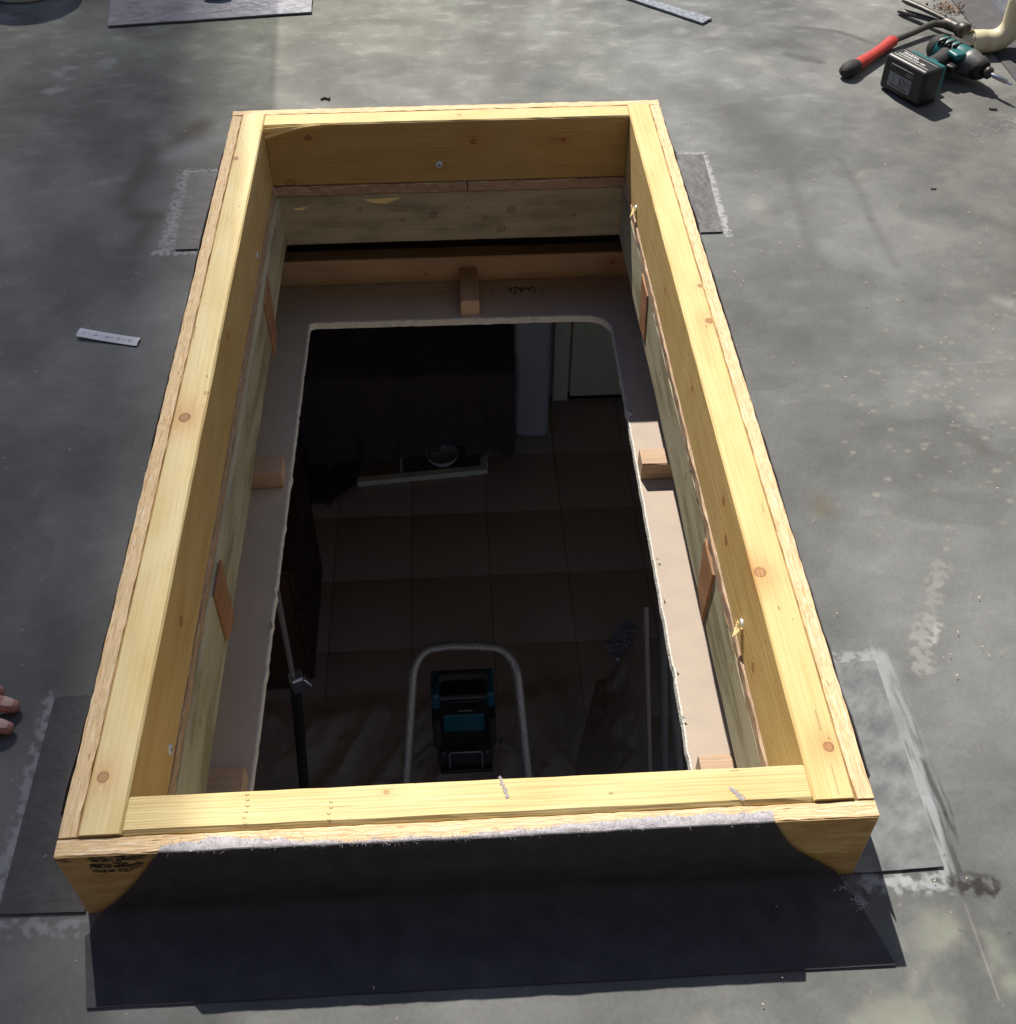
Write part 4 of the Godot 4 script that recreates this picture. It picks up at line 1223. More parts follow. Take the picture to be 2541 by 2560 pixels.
func driver() -> void:
	var t := thing("impact_driver", "teal and black cordless impact driver with a black battery lying on its side", "cordless driver", Vector3(1.099, 0.0, -1.042))
	t.basis = Basis(Vector3(0.471, 0, 0.882), Vector3.UP, Vector3(-0.882, 0, 0.471))
	var ay := 0.036
	var b := mb()
	tube(b, [Vector3(-0.088, ay, 0), Vector3(-0.086, ay, 0), Vector3(-0.075, ay, 0), Vector3(-0.058, ay, 0), Vector3(-0.02, ay, 0), Vector3(0.004, ay, 0), Vector3(0.010, ay, 0)], [0.017, 0.023, 0.0280, 0.0295, 0.0295, 0.0285, 0.026], 24)
	obj("motor_housing", done(b), mats["teal"], t)
	var rc := mb()
	tube(rc, [Vector3(-0.093, ay, 0), Vector3(-0.091, ay, 0), Vector3(-0.080, ay, 0), Vector3(-0.068, ay, 0)], [0.013, 0.020, 0.0278, 0.0298], 24)
	for k in 3: rbox(rc, at(-0.055 + 0.016 * k, ay + 0.027, 0.008), Vector3(0.006, 0.008, 0.026), 0.002, 2)
	rbox(rc, at(-0.03, ay + 0.025, -0.012), Vector3(0.06, 0.012, 0.014), 0.005, 2)
	obj("rubber_bumper", done(rc), mats["black_grip"], t)
	var vn := mb()
	for k in 4: rbox(vn, at(-0.06 + 0.009 * k, ay + 0.022, 0.019), Vector3(0.004, 0.010, 0.012), 0.001, 1)
	obj("air_vents", done(vn), mats["black_plastic"], t)
	var n := mb()
	tube(n, [Vector3(0.006, ay, 0), Vector3(0.008, ay, 0), Vector3(0.020, ay, 0), Vector3(0.040, ay, 0), Vector3(0.050, ay, 0), Vector3(0.052, ay, 0)], [0.0270, 0.0288, 0.0275, 0.0220, 0.0175, 0.014], 24)
	obj("hammer_case", done(n), mats["case_grey"], t)
	var nb := mb()
	tube(nb, [Vector3(0.034, ay, 0), Vector3(0.036, ay, 0), Vector3(0.050, ay, 0), Vector3(0.054, ay, 0)], [0.0235, 0.0258, 0.0205, 0.0175], 24)
	obj("nose_bumper", done(nb), mats["black_grip"], t)
	var ch := mb()
	tube(ch, [Vector3(0.052, ay, 0), Vector3(0.060, ay, 0), Vector3(0.061, ay, 0), Vector3(0.068, ay, 0), Vector3(0.072, ay, 0)], [0.010, 0.010, 0.0125, 0.0125, 0.008], 20)
	obj("bit_holder", done(ch), mats["dark_steel"], t)
	var bit := mb()
	tube(bit, [Vector3(0.07, ay, 0), Vector3(0.112, ay, 0), Vector3(0.113, ay, 0), Vector3(0.121, ay, 0), Vector3(0.128, ay, 0)], [0.0050, 0.0050, 0.0034, 0.0034, 0.0012], 8)
	obj("bit", done(bit), mats["steel"], t)
	var hn := mb()
	tube(hn, [Vector3(-0.034, ay, 0.012), Vector3(-0.028, ay, 0.032), Vector3(-0.022, ay, 0.06), Vector3(-0.020, ay, 0.09), Vector3(-0.016, ay, 0.112), Vector3(-0.014, ay, 0.120)], [0.026, 0.0215, 0.0195, 0.0195, 0.024, 0.028], 20, true, 0.95)
	obj("handle", done(hn), mats["black_grip"], t)
	var pnl := mb()
	rbox(pnl, Transform3D(Basis(Vector3.UP, -0.18), Vector3(-0.005, ay + 0.018, 0.026)), Vector3(0.034, 0.014, 0.03), 0.006, 3)
	rbox(pnl, Transform3D(Basis(Vector3.UP, 0.1), Vector3(-0.006, ay + 0.0165, 0.10)), Vector3(0.022, 0.012, 0.03), 0.005, 3)
	obj("side_panel", done(pnl), mats["teal"], t)
	var tg := mb()
	rbox(tg, Transform3D(Basis(Vector3.UP, 0.2), Vector3(0.008, ay, 0.046)), Vector3(0.022, 0.016, 0.028), 0.006, 3)
	obj("trigger", done(tg), mats["black_plastic"], t)
	var ft := mb()
	rbox(ft, at(0.0, 0.038, 0.122), Vector3(0.094, 0.064, 0.024), 0.008, 3)
	obj("handle_foot", done(ft), mats["teal"], t)
	var bt := mb()
	rbox(bt, at(0.0, 0.0385, 0.158), Vector3(0.116, 0.074, 0.053), 0.010, 4)
	rbox(bt, at(0.0, 0.0385, 0.136), Vector3(0.106, 0.070, 0.014), 0.004, 3)
	var bo := obj("battery", done(bt), mats["black_plastic"], t)
	var lab := mb()
	rbox(lab, at(-0.004, 0.040, 0.1849), Vector3(0.062, 0.046, 0.0012), 0.0005, 1)
	obj("rating_label", done(lab), mats["label_grey"], bo)
	var dk := mb()
	rbox(dk, at(-0.004, 0.0545, 0.1856), Vector3(0.060, 0.0155, 0.0008), 0.0003, 1)
	for q in [[-0.022, 0.034, 0.015, 0.020], [-0.005, 0.034, 0.0005, 0.020], [0.012, 0.034, 0.0005, 0.020]]: rbox(dk, at(q[0], q[1], 0.1856), Vector3(0.0008, q[3], 0.0006), 0.0002, 1)
	for k in 2: rbox(dk, at(-0.004, 0.0205 + k * 0.0025, 0.1856), Vector3(0.05, 0.0009, 0.0006), 0.0002, 1)
	var ring := []
	var rr := []
	for i in 25:
		ring.append(Vector3(0.0035 + cos(TAU * i / 24.0) * 0.0062, 0.0345 + sin(TAU * i / 24.0) * 0.0072, 0.1857)); rr.append(0.0006)
	tube(dk, ring, rr, 6, false)
	rbox(dk, Transform3D(Basis(Vector3.BACK, 0.75), Vector3(0.0035, 0.0345, 0.1857)), Vector3(0.012, 0.0012, 0.0006), 0.0002, 1)
	tube(dk, [Vector3(0.016, 0.030, 0.1857), Vector3(0.016, 0.038, 0.1857), Vector3(0.020, 0.040, 0.1857), Vector3(0.023, 0.036, 0.1857), Vector3(0.021, 0.029, 0.1857)], [0.0006, 0.0006, 0.0006, 0.0006, 0.0006], 6)
	obj("label_print", done(dk), mats["black_plastic"], bo)
	txt(bo, "18V", 0.010, mats["label_grey"], Transform3D(Basis(), Vector3(0.016, 0.0545, 0.1862)))
	var up := Basis(Vector3.RIGHT, Vector3.FORWARD, Vector3.UP)
	txt(bo, "makita", 0.012, mats["white_print"], Transform3D(up, Vector3(-0.018, 0.0757, 0.151)))
	txt(bo, "LITHIUM-ION 18V", 0.0085, mats["white_print"], Transform3D(up, Vector3(-0.006, 0.0757, 0.162)))
	var ln := mb()
	rbox(ln, at(0.0, 0.0755, 0.170), Vector3(0.092, 0.0006, 0.0014), 0.0002, 1)
	rbox(ln, at(0.0, 0.0755, 0.143), Vector3(0.092, 0.0006, 0.0010), 0.0002, 1)
	obj("white_lines", done(ln), mats["white_print"], bo)

# ------------------------------------------------------------------ things in the room
func room_things() -> void:
	var bz := -3.14
	# door
	var d := thing("room_door", "pale cream door with a frame in the far wall of the room below", "door", Vector3(0.545, FLOOR, bz))
	var lf := mb(); rbox(lf, at(0.40, 1.02, 0.020), Vector3(0.79, 2.0, 0.038), 0.002, 2); obj("door_leaf", done(lf), mats["cream_paint"], d)
	for q in [[0.21, 0.55], [0.58, 0.55], [0.21, 1.45], [0.58, 1.45]]:
		var pn := mb(); rbox(pn, at(q[0], q[1], 0.0395), Vector3(0.28, 0.74, 0.006), 0.003, 2); obj("panel", done(pn), mats["cream_paint"], d)
	var fr := mb(); rbox(fr, at(-0.045, 1.04, 0.024), Vector3(0.075, 2.08, 0.046), 0.003, 2); rbox(fr, at(0.845, 1.04, 0.024), Vector3(0.075, 2.08, 0.046), 0.003, 2); rbox(fr, at(0.40, 2.115, 0.024), Vector3(0.965, 0.07, 0.046), 0.003, 2); obj("door_frame", done(fr), mats["cream_paint"], d)
	var th := mb(); rbox(th, at(0.40, 0.009, 0.02), Vector3(0.80, 0.010, 0.05), 0.001, 1); obj("threshold", done(th), mats["black_plastic"], d)
	var hnd := mb(); tube(hnd, [Vector3(0.07, 1.0, 0.04), Vector3(0.07, 1.0, 0.08), Vector3(0.17, 1.0, 0.085)], [0.008, 0.008, 0.007], 10); obj("door_handle", done(hnd), mats["steel"], d)
	var sk := mb(); rbox(sk, at(-0.645, FLOOR + 0.052, bz + 0.010), Vector3(2.09, 0.10, 0.018), 0.003, 2)
	tag(obj("skirting_board", done(sk), mats["cream_paint"]), "cream skirting board along the far wall left of the door", "skirting")
	# dark blanket over a low table
	var n := noise(2.2, 3, 77)
	var tb := thing("low_table", "dark wooden low table mostly hidden under the dark blanket", "table", Vector3(-0.27, FLOOR, -2.92))
	var tp := mb(); rbox(tp, at(0, 0.49, 0), Vector3(0.98, 0.03, 0.34), 0.003, 2); obj("tabletop", done(tp), mats["dark_wood"], tb)
	for q in [V(-0.45, -0.14), V(0.45, -0.14), V(-0.45, 0.13), V(0.45, 0.13)]:
		var lg := mb(); rbox(lg, at(q.x, 0.237, q.y), Vector3(0.045, 0.474, 0.045), 0.003, 2); obj("leg", done(lg), mats["dark_wood"], tb)
	var bl := mb()
	sheet(bl, 90, 60, func(u: float, v: float) -> Vector3:
		var x := lerpf(-0.86, 0.245 + 0.022 * n.get_noise_1d(v * 9.0 + 50.0), u)
		var hem := ramp([V(-0.86, 0.74), V(-0.62, 0.76), V(-0.52, 0.68), V(-0.47, 0.48), V(-0.2, 0.455), V(-0.1, 0.41), V(0.03, 0.445), V(0.18, 0.485), V(0.26, 0.475)], x) + 0.035 * n.get_noise_1d(x * 5.0) + 0.012 * n.get_noise_1d(x * 16.0)
		var total := 0.40 + hem
		var s := v * total
		var p := Vector3(x, FLOOR + 0.513, -3.10 + s)
		if s > 0.40:
			var q := s - 0.40
			var fall := minf(q, 0.495)
			p = Vector3(x, FLOOR + 0.513 - fall, -2.70 + 0.05 * sqrt(fall) + maxf(0.0, q - 0.495) * 0.95)
			p.z += (0.018 * sin(x * 26.0 + n.get_noise_1d(x * 3.0) * 5.0) + 0.02 * n.get_noise_2d(x * 3.0, fall * 2.0)) * smoothstep(0.0, 0.25, q)
			p.x += 0.015 * n.get_noise_2d(x * 2.0, fall * 4.0)
		p.y += 0.008 * n.get_noise_2d(x * 4.0, s * 4.0) + (0.02 * absf(n.get_noise_2d(x * 5.0, s * 5.0)) if p.y < FLOOR + 0.03 else 0.0)
		p.y = maxf(p.y, FLOOR + 0.006)
		return p, 0.004)
	tag(obj("dark_blanket", done(bl), mats["blanket"]), "nearly black blanket draped over the low table in the room below", "blanket")
	# pale tray frame and bowl under the blanket
	var tf := thing("tray_frame", "pale low tray frame on the tiles below the hem of the dark blanket", "tray", Vector3(0, FLOOR, 0))
	for q in [[Vector3(-0.50, 0.015, -2.545), Vector3(0.11, 0.015, -2.597)], [Vector3(0.098, 0.0152, -2.62), Vector3(0.098, 0.0152, -2.80)], [Vector3(-0.297, 0.0148, -2.585), Vector3(-0.297, 0.0148, -2.80)]]:
		var br := mb(); beam(br, q[0], q[1], Vector3.UP, 0.035 if q[0].x < -0.4 or q[0].x > 0 else 0.012, 0.03, 0.002, 4, 0.0003); obj("bar", done(br), mats["cream_paint"], tf)
	var bp := mb(); rbox(bp, at(-0.10, 0.004, -2.70), Vector3(0.38, 0.006, 0.16), 0.002, 1); obj("tray_base", done(bp), mats["grey_plastic"], tf)
	var bw := mb()
	bw.set_smooth_group(1)
	var prof := [V(0.0, 0.0), V(0.05, 0.0), V(0.072, 0.035), V(0.078, 0.055), V(0.075, 0.056), V(0.066, 0.036), V(0.045, 0.008), V(0.0, 0.008)]
	for k in 32:
		for i in prof.size() - 1:
			var a0 := TAU * k / 32.0; var a1 := TAU * (k + 1) / 32.0
			var p: Vector2 = prof[i]; var q: Vector2 = prof[i + 1]
			quad(bw, Vector3(cos(a0) * p.x, p.y, sin(a0) * p.x), Vector3(cos(a1) * p.x, p.y, sin(a1) * p.x), Vector3(cos(a1) * q.x, q.y, sin(a1) * q.x), Vector3(cos(a0) * q.x, q.y, sin(a0) * q.x))
	var bwo := obj("bowl", done(bw), mats["pale_cloth"])
	bwo.position = Vector3(-0.1, FLOOR + 0.008, -2.672)
	tag(bwo, "white bowl peeping out under the hem of the dark blanket", "bowl")
	# pale rolled mat beside the blanket
	var rm := mb()
	rbox(rm, Transform3D(Basis(Vector3.UP, -0.12) * Basis(Vector3.RIGHT, -0.05), Vector3(0.338, FLOOR + 0.495, -2.87)), Vector3(0.168, 0.98, 0.075), 0.034, 6)
	tag(obj("padded_mat", done(rm), mats["pale_cloth"]), "pale grey padded mat standing on end between the dark blanket and the door", "mat")
	# cabinet at the left
	var cb := thing("wooden_cabinet", "dark reddish wooden cabinet at the left side of the room below", "cabinet", Vector3(-0.87, FLOOR, -1.70))
	var cc := mb(); rbox(cc, at(0, 0.36, 0), Vector3(0.46, 0.70, 0.62), 0.004, 2); obj("carcass", done(cc), mats["dark_wood"], cb)
	var ct := mb(); rbox(ct, at(0, 0.722, 0), Vector3(0.49, 0.022, 0.65), 0.004, 2); obj("top", done(ct), mats["dark_wood"], cb)
	for k in 3:
		var dr := mb(); rbox(dr, at(0.236, 0.14 + 0.22 * k, 0), Vector3(0.016, 0.20, 0.57), 0.003, 2); obj("drawer", done(dr), mats["dark_wood"], cb)
	# step ladder with a hoop handrail
	var ld := thing("step_ladder", "worn aluminium step ladder with a hoop handrail standing below the near end of the opening", "ladder")
	var hp := []
	var hr := []
	var fl := Vector3(-0.296, FLOOR + 0.01, -0.245); var frt := Vector3(0.215, FLOOR + 0.01, -0.25)
	var la := Vector3(-0.171, -1.60, -0.664); var ra := Vector3(0.136, -1.60, -0.650)
	hp.append(fl); hp.append(fl.lerp(la, 0.5)); hp.append(la)
	for i in range(1, 8):
		var an := PI / 2 * i / 8.0
		hp.append(Vector3(-0.098 - 0.073 * cos(an), -1.60 + 0.082 * sin(an), -0.664 - 0.066 * sin(an)))
	hp.append(Vector3(-0.060, -1.516, -0.732)); hp.append(Vector3(0.025, -1.516, -0.728))
	for i in range(7, 0, -1):
		var an := PI / 2 * i / 8.0
		hp.append(Vector3(0.063 + 0.073 * cos(an), -1.60 + 0.082 * sin(an), -0.650 - 0.072 * sin(an)))
	hp.append(ra); hp.append(frt.lerp(ra, 0.5)); hp.append(frt)
	for i in hp.size(): hr.append(0.0165)
	var hs := mb(); tube(hs, hp, hr, 12, true, 0.85); obj("hoop_rail", done(hs), mats["worn_alu"], ld)
	for k in 2:
		var q := 0.16 + 0.24 * k
		var p0 := fl.lerp(la, q); var p1 := frt.lerp(ra, q)
		var ss := mb(); rbox(ss, at((p0.x + p1.x) / 2, p0.y, p0.z - 0.03), Vector3(p1.x - p0.x - 0.02, 0.022, 0.085), 0.003, 2); obj("step", done(ss), mats["worn_alu"], ld)
	var plf := mb(); rbox(plf, at(-0.030, -2.345, -0.880), Vector3(0.18, 0.020, 0.14), 0.004, 2); obj("platform", done(plf), mats["black_plastic"], ld)
	for s in [-1.0, 1.0]:
		var lg := mb(); tube(lg, [Vector3(-0.025 + s * 0.12, -2.35, -0.93), Vector3(-0.025 + s * 0.22, FLOOR + 0.01, -1.02)], [0.011, 0.011], 10); obj("rear_leg", done(lg), mats["worn_alu"], ld)
	# jobsite radio on the platform
	var rd := thing("site_radio", "dark teal and black plastic jobsite radio standing inside the ladder hoop", "radio", Vector3(-0.030, -2.250, -0.905))
	rd.scale = Vector3(1.08, 1.28, 1.08)
	var rb := mb(); rbox(rb, at(0, 0.12, 0), Vector3(0.165, 0.235, 0.11), 0.014, 3); obj("body", done(rb), mats["black_plastic"], rd)
	var lowb := mb(); rbox(lowb, at(0, -0.032, 0.012), Vector3(0.178, 0.075, 0.120), 0.010, 3); obj("base", done(lowb), mats["black_grip"], rd)
	var pan := mb(); rbox(pan, at(0, 0.125, 0.054), Vector3(0.125, 0.075, 0.012), 0.004, 2); obj("teal_panel", done(pan), mats["dark_teal"], rd)
	var scr := mb(); rbox(scr, at(0, 0.198, 0.0555), Vector3(0.10, 0.055, 0.010), 0.003, 2); obj("display", done(scr), mats["screen_black"], rd)
	var slot := mb(); rbox(slot, at(0.005, 0.185, 0.0612), Vector3(0.045, 0.006, 0.002), 0.001, 1); obj("display_text_bar", done(slot), mats["grey_plastic"], rd)
	for s in [-1.0, 1.0]:
		var cl := mb(); rbox(cl, at(s * 0.083, 0.225, 0.012), Vector3(0.026, 0.062, 0.10), 0.010, 3); obj("corner_guard", done(cl), mats["dark_teal"], rd)
		var cl2 := mb(); rbox(cl2, at(s * 0.086, 0.085, 0.03), Vector3(0.024, 0.13, 0.08), 0.008, 3); obj("side_guard", done(cl2), mats["black_grip"], rd)
		var pin := mb(); rbox(pin, at(s * 0.068, -0.004, 0.073), Vector3(0.004, 0.020, 0.006), 0.0015, 2); obj("clip", done(pin), mats["steel"], rd)
	var hb := mb(); tube(hb, [Vector3(-0.075, 0.262, 0.01), Vector3(-0.06, 0.268, 0.0), Vector3(0.06, 0.268, 0.0), Vector3(0.075, 0.262, 0.01)], [0.014, 0.014, 0.014, 0.014], 12); obj("carry_bar", done(hb), mats["black_grip"], rd)
	var sf := mb(); tube(sf, [Vector3(-0.052, -0.066, 0.076), Vector3(-0.052, 0.000, 0.076), Vector3(-0.044, 0.008, 0.076), Vector3(0.044, 0.008, 0.076), Vector3(0.052, 0.000, 0.076), Vector3(0.052, -0.066, 0.076)], [0.0028, 0.0028, 0.0028, 0.0028, 0.0028, 0.0028], 8); obj("silver_guard", done(sf), mats["worn_alu"], rd)
	# telescopic pole
	var pl := thing("telescopic_pole", "slim telescopic pole with a silver clamp leaning at the left of the room below", "pole")
	var t1 := mb(); tube(t1, [Vector3(-0.385, -0.50, -0.265), Vector3(-0.434, -1.16, -0.395)], [0.0065, 0.0065], 12); obj("inner_tube", done(t1), mats["worn_alu"], pl)
	var t2 := mb(); tube(t2, [Vector3(-0.433, -1.20, -0.398), Vector3(-0.580, FLOOR + 0.003, -0.555)], [0.0145, 0.0145], 14); obj("outer_tube", done(t2), mats["black_plastic"], pl)
	var cp := mb(); rbox(cp, Transform3D(Basis(Vector3.UP, 0.4), Vector3(-0.427, -1.19, -0.396)), Vector3(0.034, 0.055, 0.036), 0.006, 3); rbox(cp, Transform3D(Basis(Vector3.BACK, 0.5), Vector3(-0.408, -1.185, -0.390)), Vector3(0.026, 0.035, 0.018), 0.003, 2); obj("clamp", done(cp), mats["steel"], pl)
	# crumpled dust sheet on the floor
	var nd := noise(2.6, 4, 101)
	nd.fractal_type = FastNoiseLite.FRACTAL_RIDGED
	var ds := mb()
	sheet(ds, 110, 90, func(u: float, v: float) -> Vector3:
		var x := lerpf(-0.86, 0.42, u); var z := lerpf(-1.36, -0.2, v)
		var e := minf(minf(u, 1.0 - u), minf(v, 1.0 - v))
		x += 0.05 * nd.get_noise_2d(z * 0.7, 3.0); z += 0.06 * nd.get_noise_2d(x * 0.8, 30.0)
		var q := nd.get_noise_2d(x * 1.3 + z * 0.6, z * 0.4 - x * 0.2)
		return Vector3(x, FLOOR + 0.008 + smoothstep(0.0, 0.1, e) * (0.02 + 0.026 * q), z), 0.002)
	tag(obj("dust_sheet", done(ds), mats["dust_cloth"]), "crumpled brownish dust sheet spread on the tiles under the ladder", "dust sheet")
	# sheet hung on an upright post at the right
	var up := mb(); beam(up, Vector3(0.615, FLOOR + 0.002, -0.60), Vector3(0.545, -1.60, -0.915), Vector3(0, 0, 1), 0.014, 0.014, 0.002, 4, 0.0003)
	tag(obj("upright_post", done(up), mats["dust_cloth_grey"]), "thin grey upright post at the right of the room holding the plastic sheet", "post")
	var nh := noise(3.0, 3, 111)
	var hs2 := mb()
	sheet(hs2, 50, 50, func(u: float, v: float) -> Vector3:
		var topp := Vector3(0.54, -1.66, -0.905).lerp(Vector3(0.606, -2.50, -0.64), v)
		var low := Vector3(0.50, FLOOR + 0.02, -1.36).lerp(Vector3(0.34, FLOOR + 0.02, -0.86), v)
		var p := topp.lerp(low, u)
		p.y -= sin(u * PI) * 0.10 * (1.0 - 0.4 * v)
		p += Vector3(0.012, 0.012, 0.0) * sin((v * 2.0 + u * 0.8) * 11.0 + 3.0 * nh.get_noise_2d(u, v)) * sin(u * PI)
		p.y = maxf(p.y, FLOOR + 0.01)
		return p, 0.0015)
	tag(obj("plastic_sheet", done(hs2), mats["dust_cloth_grey"]), "dusty translucent looking sheet hanging in folds from the thin upright post", "sheet")
	for q in [[Vector3(0.557, -1.45, -0.735), Vector3(0.592, -1.92, -0.640), "pale grey plastic tube leaning at the right edge of the opening, the farther one"], [Vector3(0.556, -1.50, -0.484), Vector3(0.612, -1.95, -0.405), "pale grey plastic tube leaning at the right edge of the opening, the nearer one"]]:
		var tt := mb()
		var dv: Vector3 = (q[1] - q[0]).normalized()
		var foot: Vector3 = q[1] + dv * ((FLOOR + 0.01 - q[1].y) / dv.y) * (0.0 if false else 1.0)
		tube(tt, [q[0] - dv * 0.2, foot], [0.013, 0.013], 14)
		tag(obj("plastic_tube", done(tt), mats["grey_plastic"]), q[2], "tube", "pale tubes leaning at the right")
	# crumpled pale plastic bag
	var nb := noise(9.0, 3, 131)
	var cb2 := mb()
	sheet(cb2, 30, 24, func(u: float, v: float) -> Vector3:
		var p := Vector3(0.545, FLOOR + 0.05, -1.50).lerp(Vector3(0.64, FLOOR + 0.11, -1.60), u).lerp(Vector3(0.585, FLOOR + 0.05, -1.42).lerp(Vector3(0.70, FLOOR + 0.12, -1.52), u), v)
		p.y += 0.02 * nb.get_noise_2d(u, v)
		return p, 0.001)
	tag(obj("plastic_film", done(cb2), mats["pale_film"]), "crumpled pale blue plastic film lying on the tiles by the hanging sheet", "plastic film")

# ------------------------------------------------------------------ the person kneeling at the left
func sdf_mesh(st: SurfaceTool, bones: Array, k: float, cell: float) -> void:
	var lo := Vector3.INF
	var hi := -Vector3.INF
	for b in bones:
		var r := maxf(b[2], b[3]) + 2.0 * cell + k
		for p in [b[0], b[1]]:
			lo = lo.min(p - Vector3(r, r, r)); hi = hi.max(p + Vector3(r, r, r))
	var nx := int((hi.x - lo.x) / cell) + 2; var ny := int((hi.y - lo.y) / cell) + 2; var nz := int((hi.z - lo.z) / cell) + 2
	var f := PackedFloat32Array()
	f.resize(nx * ny * nz)
	f.fill(1.0)
	for b in bones:
		var a: Vector3 = b[0]
		var ab: Vector3 = b[1] - a
		var l2 := maxf(ab.length_squared(), 1e-9)
		var ra: float = b[2]
		var rb: float = b[3]
		var r := maxf(ra, rb) + k + 2.0 * cell
		var l := (a.min(b[1]) - Vector3(r, r, r) - lo) / cell
		var h := (a.max(b[1]) + Vector3(r, r, r) - lo) / cell
		for z in range(maxi(0, int(l.z)), mini(nz, int(h.z) + 2)):
			for y in range(maxi(0, int(l.y)), mini(ny, int(h.y) + 2)):
				for x in range(maxi(0, int(l.x)), mini(nx, int(h.x) + 2)):
					var p := lo + Vector3(x, y, z) * cell - a
					var t := clampf(p.dot(ab) / l2, 0.0, 1.0)
					var d := (p - ab * t).length() - lerpf(ra, rb, t)
					var i := (z * ny + y) * nx + x
					var q := maxf(k - absf(d - f[i]), 0.0) / k
					f[i] = minf(d, f[i]) - q * q * k * 0.25
	var verts := PackedVector3Array()
	var id := PackedInt32Array()
	id.resize(nx * ny * nz)
	id.fill(-1)
	var offs := [0, 1, nx, nx + 1, nx * ny, nx * ny + 1, nx * ny + nx, nx * ny + nx + 1]
	var edges := [[0, 1], [2, 3], [4, 5], [6, 7], [0, 2], [1, 3], [4, 6], [5, 7], [0, 4], [1, 5], [2, 6], [3, 7]]
	for z in nz - 1:
		for y in ny - 1:
			for x in nx - 1:
				var i := (z * ny + y) * nx + x
				var inside := 0
				for o in offs:
					if f[i + o] < 0.0: inside += 1
				if inside == 0 or inside == 8: continue
				var sum := Vector3.ZERO
				var c := 0
				for e in edges:
					var f0 := f[i + offs[e[0]]]
					var f1 := f[i + offs[e[1]]]
					if (f0 < 0.0) == (f1 < 0.0): continue
					var t := f0 / (f0 - f1)
					var p0 := Vector3(e[0] & 1, (e[0] >> 1) & 1, e[0] >> 2)
					var p1 := Vector3(e[1] & 1, (e[1] >> 1) & 1, e[1] >> 2)
					sum += p0.lerp(p1, t)
					c += 1
				id[i] = verts.size()
				verts.append(lo + (Vector3(x, y, z) + sum / c) * cell)
	st.set_smooth_group(0)
	var step := [1, nx, nx * ny]
	for z in range(1, nz - 1):
		for y in range(1, ny - 1):
			for x in range(1, nx - 1):
				var i := (z * ny + y) * nx + x
				for ax in 3:
					var s: int = step[ax]
					var in0 := f[i] < 0.0
					if in0 == (f[i + s] < 0.0): continue
					var u: int = step[(ax + 1) % 3]
					var v: int = step[(ax + 2) % 3]
					var q := [id[i - u - v], id[i - v], id[i], id[i - u]]
					if q.min() < 0: continue
					if in0: q.reverse()
					quad(st, verts[q[0]], verts[q[1]], verts[q[2]], verts[q[3]])

